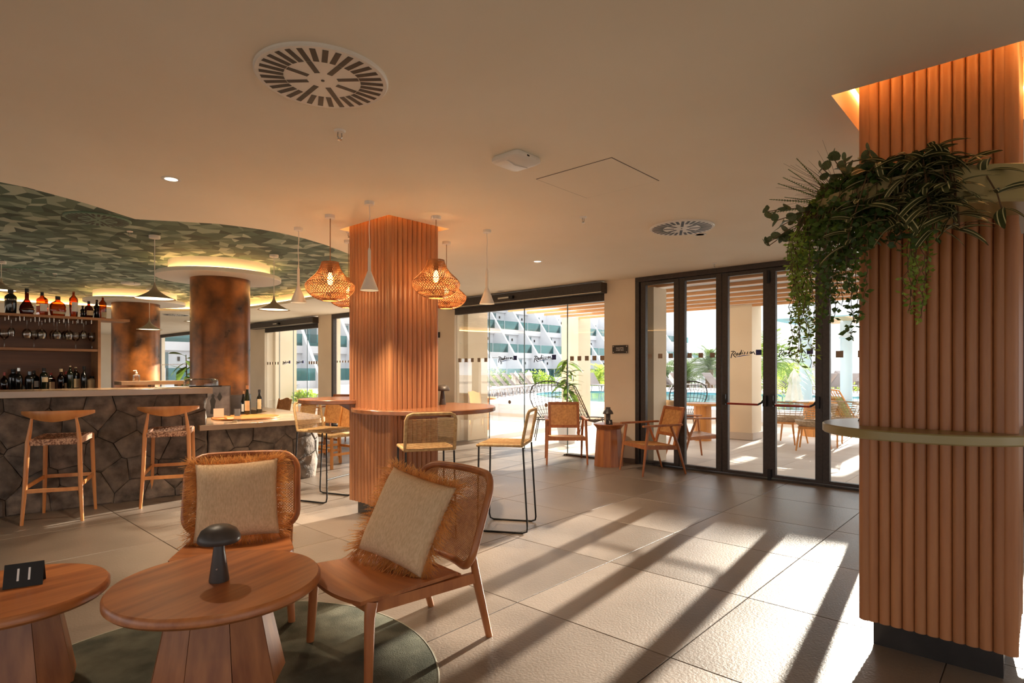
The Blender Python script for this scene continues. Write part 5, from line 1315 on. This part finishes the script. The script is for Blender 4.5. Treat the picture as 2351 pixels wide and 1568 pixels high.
# ---- plants outside
def frond_mesh(L, n, leaf, droop, mat, w=.035):
    m = MB(); pts = [Vector((L*k/10, 0, droop*(math.sin(k/10*PI*.75)*.5-(k/10)**2*.9)*L)) for k in range(11)]
    m.tube(pts, [.018*(1-k/12) for k in range(11)], 5)
    for i in range(n):
        f_ = .12+.88*i/n; k = min(int(f_*10), 9); q = f_*10-k; p = pts[k]*(1-q)+pts[k+1]*q
        ll = leaf*math.sin(PI*(.18+.75*f_))
        for s in (-1,1):
            d = Vector((.62, s*.78, .15-.55*random.random())).normalized()
            m.ribbon([p, p+d*ll*.55+Vector((0,0,.05*ll)), p+d*ll+Vector((0,0,-.18*ll))], w, Vector((.78,-s*.62,0)), .006)
    return m.mesh('frond', mat)
def palm(label, p, hgt, fm, nf, rt, el=(-25,75), seed=1):
    rnd = random.Random(seed); t = thing('palm', label, 'palm tree', p, 0, 'palms by the pool')
    MB().tube([(0,0,0),(.04,0,hgt*.5),(0,.02,hgt)], [rt*1.25,rt*.95,rt*1.15], 12).build('trunk', 'trunk', t, 60)
    for k in range(nf):
        o = link('frond', fm, t, (0,0,hgt)); e_ = math.radians(el[0]+(el[1]-el[0])*(k/nf)); o.rotation_euler = Euler((rnd.uniform(-.3,.3), -e_, k*2.399+rnd.uniform(-.2,.2)), 'XYZ'); s = rnd.uniform(.8,1.1); o.scale = (s,s,s)
    return t
fA = frond_mesh(2.0, 26, .55, .55, 'palm'); fB = frond_mesh(1.3, 22, .5, .8, 'palm_lite')
def gpos(x, t_): q = on_d(x,849,t_); return Vector((q.x,q.y,gz(q.x)))
palm('broad dark green date palm in front of the low building', gpos(1628,43), 1.75, fA, 42, .28, (-40,80), 1)
palm('bushy date palm left of the broad one', gpos(1575,45), .9, fA, 40, .3, (-25,80), 2)
palm('date palm partly hidden behind the door stile', gpos(1533,47), .8, fA, 30, .25, (-25,80), 3)
palm('bright yellow-green feather palm behind the cream pillar', gpos(1764,18.5), 1.55, fB, 26, .06, (-55,70), 4)
palm('second yellow-green feather palm by the closed parasol', gpos(1806,27), .9, fB, 22, .07, (-45,70), 5)
palm('slim yellow-green palm in front of the apartment building', gpos(1311,40), 1.0, fB, 16, .06, (-40,75), 6)
palm('slim yellow-green palm right of the sliding door', gpos(1376,38), .9, fB, 18, .06, (-40,75), 7)
def leaf_mesh(L, w, mat, fold=.15, curl=.2, n=6):
    m = MB(); vv = []
    for k in range(n+1):
        f_ = k/n; x = L*f_; ww = w*math.sin(PI*min(1,f_*.96+.02))**.75/2; z = -curl*L*f_*f_
        vv += [(x,-ww,z+fold*ww),(x,0,z),(x,ww,z+fold*ww)]
    m.add(vv, [(3*k,3*k+1,3*k+4,3*k+3) for k in range(n)]+[(3*k+1,3*k+2,3*k+5,3*k+4) for k in range(n)]); return m.mesh('leaf', mat, 60)
def shrub(label, p, r, h, n, mat, seed, leaf=.16, w=.06):
    rnd = random.Random(seed); m = MB()
    for k in range(n):
        a = rnd.uniform(0,2*PI); rr = r*math.sqrt(rnd.random()); z = h*(.12+.88*rnd.random())*(1-.35*(rr/r)**2); c = Vector((rr*math.cos(a), rr*math.sin(a), z))
        d = Vector((math.cos(a)+rnd.gauss(0,.6), math.sin(a)+rnd.gauss(0,.6), rnd.gauss(.5,.5))).normalized(); s = d.cross(Vector((rnd.gauss(0,1),rnd.gauss(0,1),rnd.gauss(0,1)))).normalized()
        m.add([c, c+d*leaf*.5+s*w/2, c+d*leaf, c+d*leaf*.5-s*w/2], [(0,1,2,3)])
    t = thing('shrub', label, 'shrub', p, 0, 'shrubs by the pool')
    tag(m.build('foliage', mat, t), kind='stuff'); m = MB()
    for k in range(5): a = 2*PI*k/5; m.tube([(0,0,0),(r*.4*math.cos(a),r*.4*math.sin(a),h*.7)], .012, 5)
    m.build('stems', 'stem', t); return t
for i, (x, t_, r, h, l) in enumerate([(1118,40,.8,1.5,'light shrub behind the first sunbeds'),(1138,41,.9,1.7,'tall light shrub behind the left sunbeds'),(1160,41,1.0,1.3,'bushy shrub behind the middle sunbeds'),(1200,42,1.0,1.5,'shrub behind the parasols and sunbeds'),(1232,42,.9,1.6,'yellow-green shrub left of the wire chair'),(1246,43,.9,1.3,'low shrub behind the wire chair'),(1358,40,.8,1.5,'yellow shrub beside the terrace pillar'),(1372,41,.8,1.0,'low shrub by the beige pier'),(1940,36,1.5,.9,'dark low shrub behind the rattan lounge chair')]):
    q = gpos(x, t_); shrub(l, q, r, h, 700, 'leaf_lite' if i % 2 == 0 else 'leaf_mid', i+3, .22, .09)
pl_ = thing('planter_box', 'long low white planter wall behind the sunbeds', 'planter', gpos(1300,36), math.radians(-47)); MB().box(-3.5,2.6,-.2,.3,0,.55).build('box', 'ext_white', pl_)
# tall leafy potted plant behind the armchair
lm_l = leaf_mesh(.30,.085,'leaf_mid',.2,.5)
def leafy(label, p, hgt, n, me, seed, pot=(.2,.35), sc_=(.8,1.2), potmat='ext_white'):
    rnd = random.Random(seed); t = thing('potted_plant', label, 'plant', p)
    MB().lathe([(0,0),(pot[0]*.8,0),(pot[0],pot[1]),(pot[0]-.02,pot[1]),(pot[0]-.03,pot[1]-.05),(0,pot[1]-.05)], 24).build('pot', potmat, t, 40)
    MB().tube([(0,0,pot[1]-.06),(.03,.02,hgt*.6),(0,0,hgt)], [.02,.016,.01], 8).build('stem', 'stem', t, 60)
    for k in range(n):
        z = pot[1]+(hgt-pot[1])*(.12+.88*k/n); o = link('leaf', me, t, (0,0,z)); o.rotation_euler = Euler((rnd.uniform(-.4,.4), -rnd.uniform(-.5,.7), k*2.4+rnd.uniform(-.4,.4)), 'XYZ'); s = rnd.uniform(*sc_); o.scale = (s,s,s)
    return t
q = on_d(1302,849,11.3); leafy('tall leafy plant in a pot behind the cane armchair at the sliding door', (q.x,q.y,-.008), 1.62, 60, lm_l, 5)
big = leaf_mesh(.42,.17,'leaf_mid',.15,.35)
q = on_d(427,849,13.6); leafy('tall big-leaved plant seen between the two bronze columns', (q.x,q.y,0), 1.75, 26, big, 9, (.22,.4), (.9,1.25))
q = on_d(660,849,21); leafy('agave-like spiky plant outside the far sliding door', (q.x,q.y,-.03), .75, 34, leaf_mesh(.55,.07,'leaf_dark',.3,.1), 11, (.25,.3), (.8,1.2))
q = on_d(700,849,17.2); 
pp = thing('potted_shrub', 'bright yellow-green plant in a white pot outside the far sliding door', 'plant', (q.x,q.y,-.008)); MB().lathe([(0,0),(.16,0),(.2,.4),(.18,.4),(.17,.35),(0,.35)], 24).build('pot', 'ext_white', pp, 40)
m = MB(); rnd = random.Random(5)
for k in range(500):
    a = rnd.uniform(0,2*PI); d = Vector((math.cos(a)*rnd.random(), math.sin(a)*rnd.random(), rnd.random()*.9+.1)).normalized(); c = Vector((0,0,.38))+d*rnd.uniform(.1,.42); s = d.orthogonal().normalized(); s.rotate(Matrix.Rotation(rnd.uniform(0,6),3,d)); m.add([c,c+d*.05+s*.025,c+d*.1,c+d*.05-s*.025],[(0,1,2,3)])
tag(m.build('foliage','leaf_lite',pp), kind='stuff')
# ---- terrace furniture
def stave_table(label, p, r, h, rb, rt, mat='honey', n=10, white=False):
    t = thing('terrace_table', label, 'table', p, .2, 'round terrace tables')
    MB().lathe([(0,h-.045),(r-.01,h-.045),(r,h-.03),(r,h-.006),(r-.006,h),(0,h)], 56).build('table_top', mat, t, 40)
    for k in range(n):
        a0_, a1_ = 2*PI*k/n+.01, 2*PI*(k+1)/n-.01; v = []
        for R_, z in ((rb,0),(rt,h-.045)):
            for R2, a in ((R_,a0_),(R_,a1_),(R_*.75,a1_),(R_*.75,a0_)): v.append((R2*math.cos(a),R2*math.sin(a),z))
        MB().add(v, [(3,2,1,0),(4,5,6,7),(0,1,5,4),(1,2,6,5),(2,3,7,6),(3,0,4,7)]).build('stave', mat, t)
def fl_(x, y): q = on_z(x, y, 0); return (q.x, q.y, -.008)
stave_table('round wooden terrace table right behind the sideways cane armchair', fl_(1613,1010), .37, .745, .17, .17)
stave_table('round wooden terrace table among the rattan tub chairs', fl_(1870,1000), .42, .74, .25, .21)
stave_table('round wooden terrace table at the left jamb of the sliding door', fl_(1094,985), .47, .76, .31, .31)
stave_table('round wooden terrace table outside the far sliding door', fl_(668,948), .36, .74, .27, .27)
# outdoor rattan tub chair
def make_tub():
    t = thing('tub_chair', 'tub chair', 'chair', (0,0,0), 0, 'rattan tub chairs on the terrace')
    for (x, y) in ((-.2,.2),(.2,.2),(-.2,-.2),(.2,-.2)): MB().tube([(x*1.35,y*1.25,0),(x,y,.40)], [.014,.02], 8).build('leg', 'honey', t, 60)
    m = MB()
    for a, b in (((-.21,.21),(.21,.21)),((.21,.21),(.21,-.21)),((.21,-.21),(-.21,-.21)),((-.21,-.21),(-.21,.21))): m.beam((a[0],a[1],.40),(b[0],b[1],.40),.03,.04)
    m.build('seat_frame', 'honey', t)
    def arcp(r, z, a0=-20, a1=200, n=20, k=1): return [(r*math.cos(math.radians(a0+(a1-a0)*i/n)), -r*math.sin(math.radians(a0+(a1-a0)*i/n))*k+.02, z) for i in range(n+1)]
    m = MB(); m.lathe([(0,.42),(.24,.42),(.29,.47),(.30,.52),(.28,.52),(.24,.46),(0,.45)], 28); m.build('seat_shell', 'wicker', t, 50)
    m = MB()
    for k in range(7): m.tube(arcp(.30+.012*k, .50+.043*k, -25+4*k, 205-4*k), .007, 6)
    m.tube(arcp(.385,.80,-2,182), .016, 8)
    for i in range(13):
        a = math.radians(-10+200*i/12); m.tube([(.29*math.cos(a),-.29*math.sin(a)+.02,.5),(.385*math.cos(a),-.385*math.sin(a)+.02,.79-(.10*abs(math.cos(a))**4))], .005, 5)
    m.build('woven_back', 'wicker', t, 60); return t
t0 = make_tub(); p = fl_(1808,1016); t0.location = p; t0.rotation_euler = (0,0,face(-10)); t0['label'] = 'rattan tub chair on the terrace behind the right push bar'
dup(t0, fl_(1868,1032), face(100), 'rattan tub chair beside the thick door stile on the terrace'); dup(t0, fl_(1928,1022), face(140), 'rattan tub chair seen above the olive ledge')
# outdoor armchair with patterned cushion
oa = copy_tree(a0); oa.location = fl_(1594,1052); oa.rotation_euler = (0,0,face(-35)); oa['label'] = 'wooden terrace armchair with a patterned throw behind the folding door'; oa['group'] = 'terrace armchairs'
for ch in oa.children:
    if ch.name.startswith('cane'): pass
oc = MB(); N = 10
oc.box(-.24,.24,-.05,.03,0,.50); o = bevel(oc.build('throw_blanket', 'patterned' if 'patterned' in MAT else 'linen'), .02, 3); o.matrix_world = Matrix.Translation(oa.location) @ Matrix.Rotation(oa.rotation_euler.z,4,'Z') @ Matrix.Translation((0,-.275,.45)) @ Matrix.Rotation(math.radians(17),4,'X')
tag(o, 'patterned throw hanging over the terrace armchair', 'throw')
ob = copy_tree(a0); ob.location = (9.05,9.55,-.008); ob.rotation_euler = (0,0,face(-60)); ob['label'] = 'wooden terrace armchair in front of the table left of the sliding door'; ob['group'] = 'terrace armchairs'
# black wire wing chairs
def make_wire():
    t = thing('wire_chair', 'wire chair', 'chair', (0,0,0), 0, 'black wire wing chairs')
    def P(s, u): w = .15+.24*math.sin(PI*min(1,u*.72)); x = s*w; return Vector((x, -.28-.30*u+.20*s*s, .42+.75*u-.10*s*s*u))
    m = MB(); m.tube([P(-1,k/12) for k in range(13)]+[P(-1+2*k/16,1) for k in range(1,17)]+[P(1,1-k/12) for k in range(1,13)], .012, 6); m.build('back_rim', 'black_metal', t, 60)
    m = MB()
    for i in range(9): s = -.8+1.6*i/8; m.tube([P(s,k/8) for k in range(9)], .005, 5)
    for i in range(9): u = i/9; m.tube([P(-1+2*k/12,u) for k in range(13)], .004, 5)
    m.build('back_wires', 'black_metal', t, 60)
    m = MB(); m.tube([(.34*math.cos(2*PI*k/24), .34*math.sin(2*PI*k/24)-.02, .42) for k in range(24)], .012, 6, closed=True)
    for i in range(9): x = -.28+.07*i; yy = math.sqrt(.34**2-x*x); m.tube([(x,-yy-.02,.42),(x,0,.36),(x,yy-.02,.42)], .004, 5)
    m.build('seat_wires', 'black_metal', t, 60)
    for s in (-1,1):
        MB().tube([(s*.30,.30,0),(s*.22,.2,.42)], .010, 6).build('leg', 'black_metal', t, 60); MB().tube([(s*.30,-.34,0),(s*.22,-.22,.42)], .010, 6).build('leg', 'black_metal', t, 60)
    return t
wc = make_wire(); q = on_d(1572,849,12.6); wc.location = (q.x,q.y,-.008); wc.rotation_euler = (0,0,face(40)); wc['label'] = 'black wire wing chair seen from behind through the folding door'
q = on_d(1262,849,11.9); dup(wc, (q.x,q.y,-.008), face(222), 'black wire wing chair behind the cane armchair at the sliding door'); q = on_d(1362,849,11.9); dup(wc, (q.x,q.y,-.008), face(-50), 'black wire wing chair partly hidden by the terrace pillar')
# rattan lounge chair at the right
rl = thing('rattan_lounge', 'tall honey rattan lounge chair with green cushion above the olive ledge', 'chair', fl_(1950,1000), face(-30))
def RP(s, u): return Vector((s*(.26-.04*u), -.20-.42*u+.10*s*s, .36+.62*u))
m = MB(); m.tube([RP(-1,k/8) for k in range(9)]+[RP(-1+2*k/12,1+.04*math.sin(PI*k/12)) for k in range(1,13)]+[RP(1,1-k/8) for k in range(1,9)], .017, 8); 
for i in range(9): m.tube([RP(-.8+.2*i,k/6) for k in range(7)], .009, 6)
for u in (.3,.65): m.tube([RP(-1+.2*k,u) for k in range(11)], .009, 6)
m.build('back', 'honey', rl, 60)
m = MB(); m.tube([(.30*math.cos(2*PI*k/20),.34*math.sin(2*PI*k/20)+.08,.36) for k in range(20)], .016, 8, closed=True); m.build('seat_ring', 'honey', rl, 60)
for (x, y) in ((-.26,.36),(.26,.36),(-.24,-.22),(.24,-.22)): MB().tube([(x*1.1,y*1.1,0),(x*.9,y*.9,.36)], .016, 8).build('leg', 'honey', rl, 60)
bevel(MB().box(-.22,.22,-.04,.05,0,.52, Matrix.Translation((0,-.17,.40)) @ Matrix.Rotation(math.radians(34),4,'X')).build('pad', 'greenfab', rl), .03, 3)
# outdoor sofa
so = thing('outdoor_sofa', 'white cushioned outdoor sofa with wooden base outside the far sliding door', 'sofa', (12.2,19.0,-.008), .1)
MB().box(-.9,.9,-.4,.4,.1,.28).build('base', 'honey', so); bevel(MB().box(-.88,.88,-.38,.38,.28,.45).build('seat_cushion', 'ext_white', so), .03, 3); bevel(MB().box(-.88,.88,.25,.42,.45,.85).build('back_cushion', 'ext_white', so), .03, 3)
# ================================================================ PLANTS IN THE RING PLANTER
PZ = 2.08+.155; PCX, PCY, PR = 3.50, .44, .50
GP = 'plants in the ring planter'
def rim(a, r=PR-.06): return Vector((PCX+r*math.cos(a), PCY+r*math.sin(a), PZ-.03))
def trail(label, a0, a1, nstr, L0, L1, leafL, leafW, mat, seed, out=.0, up=.06):
    """many thin hanging stems, small leaves joined: leaves are below ten pixels"""
    rnd = random.Random(seed); t = thing('trailing_plant', label, 'plant', rim((a0+a1)/2), 0, GP); o0 = t.location.copy(); m = MB(); st = MB()
    for s in range(nstr):
        a = a0+(a1-a0)*(s+rnd.random())/nstr; L = rnd.uniform(L0, L1)*(1 if rnd.random() > .25 else .55)
        p = rim(a, PR-.10)-o0; d = Vector((math.cos(a), math.sin(a), 0)); pts = [p]
        reach = rnd.uniform(.08,.17)+out; n = max(6, int(L/.03))
        for k in range(1, n+1):
            f_ = k/n; h_ = min(1, f_*L/.22)
            pts.append(p + d*(reach*math.sin(h_*PI/2)) + Vector((rnd.gauss(0,.006)+.012*math.sin(f_*7+s), rnd.gauss(0,.006)+.012*math.cos(f_*6+s*2), up*math.sin(min(1,f_*L/.14)*PI)*(1 if f_*L < .14 else 0) - max(0, f_*L-.06))))
        st.tube(pts, .0016, 4, caps=False)
        for q in pts[1:]:
            for _ in range(3):
                dd = Vector((rnd.gauss(0,1), rnd.gauss(0,1), rnd.gauss(-.1,.5))).normalized(); sd_ = dd.cross(Vector((rnd.gauss(0,1),rnd.gauss(0,1),rnd.gauss(0,1)))).normalized(); l = leafL*rnd.uniform(.7,1.25); w = leafW*rnd.uniform(.8,1.2); c = q+dd*.004
                m.add([c, c+dd*l*.45+sd_*w/2, c+dd*l, c+dd*l*.45-sd_*w/2], [(0,1,2,3)])
    tag(m.build('small_leaves', mat, t), kind='stuff'); st.build('stems', 'stem', t); return t
d2 = math.radians
trail('bright green feathery vine hanging longest at the left of the planter', d2(112), d2(136), 26, .45, .88, .030, .014, 'leaf_lite', 1, .06)
trail('olive green small-leaved vine trailing in front of the door head', d2(138), d2(162), 24, .35, .72, .030, .020, 'leaf_mid', 2, .03)
trail('thin vine with a long single strand left of the wooden column', d2(148), d2(160), 8, .45, .80, .030, .022, 'leaf_dark', 3, .03)
trail('dense dark green creeper in the middle of the planter', d2(150), d2(192), 70, .12, .36, .036, .027, 'leaf_dark', 4, .03, .10)
trail('olive green bushy creeper covering the left of the planter', d2(128), d2(165), 60, .10, .30, .034, .026, 'leaf_mid', 6, .02, .10)
trail('yellow-green hanging moss-like vine against the wooden battens', d2(180), d2(188), 14, .3, .66, .026, .014, 'leaf_lite', 5, -.06)
def eucalyptus(label, a, lean, nst, seed, L=.30):
    rnd = random.Random(seed); p = rim(a); t = thing('eucalyptus', label, 'plant', p, 0, GP)
    m = MB(); vv = []; 
    for k in range(12): q = 2*PI*k/12; vv.append((.5+.5*math.cos(q), .5*math.sin(q)*(.95 if k else 1), .04*math.cos(2*q)))
    m.add(vv, [tuple(range(12))]); me = m.mesh('leaf', 'leaf_euc')
    for s in range(nst):
        d = (Vector(lean)+Vector((rnd.gauss(0,.28),rnd.gauss(0,.28),rnd.gauss(0,.25)))).normalized(); pts = [Vector((0,0,0))+d*L*k/6*rnd.uniform(.95,1.05)+Vector((0,0,-.05*(k/6)**2)) for k in range(7)]
        MB().tube(pts, .0022, 5).build('stem', 'stem', t)
        for k in range(1,7):
            for sg in (1,-1):
                o = link('leaf', me, t, pts[k]); e_ = rnd.uniform(.036,.058); o.scale = (e_,e_,e_); o.rotation_euler = (rnd.uniform(-1,1), rnd.uniform(-1,1), rnd.uniform(0,2*PI))
        o = link('leaf', me, t, pts[6]); o.scale = (.04,.022,.04); o.rotation_euler = (0,-1.2,rnd.uniform(0,6))
eucalyptus('round-leaved eucalyptus sprig rising above the planter', d2(150), (-.25,.25,1.0), 4, 1, .27)
eucalyptus('round-leaved eucalyptus branch reaching out to the left', d2(128), (-.35,.9,-.02), 5, 2, .30)
def fern(label, a, dirs, L, mat='leaf_mid'):
    t = thing('fern', label, 'plant', rim(a), 0, GP)
    m = MB(); n = 22
    for i in range(n):
        f_ = i/n; x = L*(.1+.9*f_); ll = .034*math.sin(PI*(.25+.72*f_))
        for s in (-1,1): m.add([(x-.004,0,-.1*x*x),(x+.003,s*ll*.6,-.1*x*x+.002),(x+.006,s*ll,-.1*x*x-.003),(x+.006,s*ll*.3,-.1*x*x)], [(0,1,2,3)])
    m.tube([(L*k/6,0,-.1*(L*k/6)**2) for k in range(7)], .0016, 4); me = m.mesh('frond', mat)
    for d in dirs:
        o = link('frond', me, t); v = Vector(d).normalized(); o.rotation_euler = v.to_track_quat('X','Z').to_euler(); s = Vector(d).length; o.scale = (s,s,s)
fern('sword fern with pointed fronds at the left of the planter', d2(135), [(-.1,.8,.5),(-.2,.9,.25),(-.3,.95,.02),(.1,.7,.75),(-.5,.6,.45),(.2,.8,.35),(-.15,.5,.8)], .33)
gt = thing('wispy_grass', 'wispy dry grass spraying up behind the fern', 'plant', rim(d2(140)), 0, GP)
m = MB(); rnd = random.Random(8)
for k in range(46):
    d = Vector((rnd.gauss(-.1,.35), rnd.gauss(.75,.35), rnd.gauss(.55,.35))).normalized(); L = rnd.uniform(.2,.36); m.tube([(0,0,0), d*L*.5+Vector((0,0,.01)), d*L+Vector((0,0,-.02))], [.0012,.0009,.0004], 4, caps=False)
tag(m.build('grass_blades', 'stem', gt), kind='stuff')
# striped tradescantia: every leaf its own object
sl_me = leaf_mesh(.125,.042,'leaf_stripe',.25,.45,8)
def tradescantia(label, a0, a1, nst, seed, L=(.18,.42), spread=None):
    rnd = random.Random(seed); p = rim((a0+a1)/2, PR-.12); t = thing('striped_plant', label, 'plant', p, 0, GP)
    for s in range(nst):
        a = a0+(a1-a0)*(s+.5)/nst; b = rim(a, PR-.14)-p; d = Vector((math.cos(a),math.sin(a),0)); d.rotate(Matrix.Rotation(rnd.uniform(-.6,.6),3,'Z')); LL = rnd.uniform(*L); pts = [b]
        upk = rnd.uniform(.06,.16); n = max(4, int(LL/.05))
        for k in range(1,n+1):
            f_ = k/n; pts.append(b + d*(.30*math.sin(f_*PI/2)*min(1,LL/.3)) + Vector((0,0,upk*math.sin(min(1,f_*1.6)*PI)*.9 - max(0,f_-.35)*LL*1.05)))
        MB().tube(pts, .003, 5).build('stem', 'stem', t)
        for k in range(1,n+1):
            for sg in (1,-1):
                o = link('leaf', sl_me, t, pts[k]); dr = pts[k]-pts[k-1]; az = math.atan2(dr.y,dr.x)+sg*rnd.uniform(.5,1.1); o.rotation_euler = Euler((rnd.uniform(-.5,.5), -rnd.uniform(-.5,.6), az), 'XYZ'); e_ = rnd.uniform(.7,1.15); o.scale = (e_,e_,e_)
tradescantia('dark striped trailing plant spilling over the planter in front of the battens', d2(172), d2(199), 12, 1)
tradescantia('dark striped plant crowning the top of the planter', d2(170), d2(197), 13, 2, (.10,.22))
tradescantia('striped shoot reaching right along the planter rim', d2(195), d2(205), 3, 3, (.16,.26))
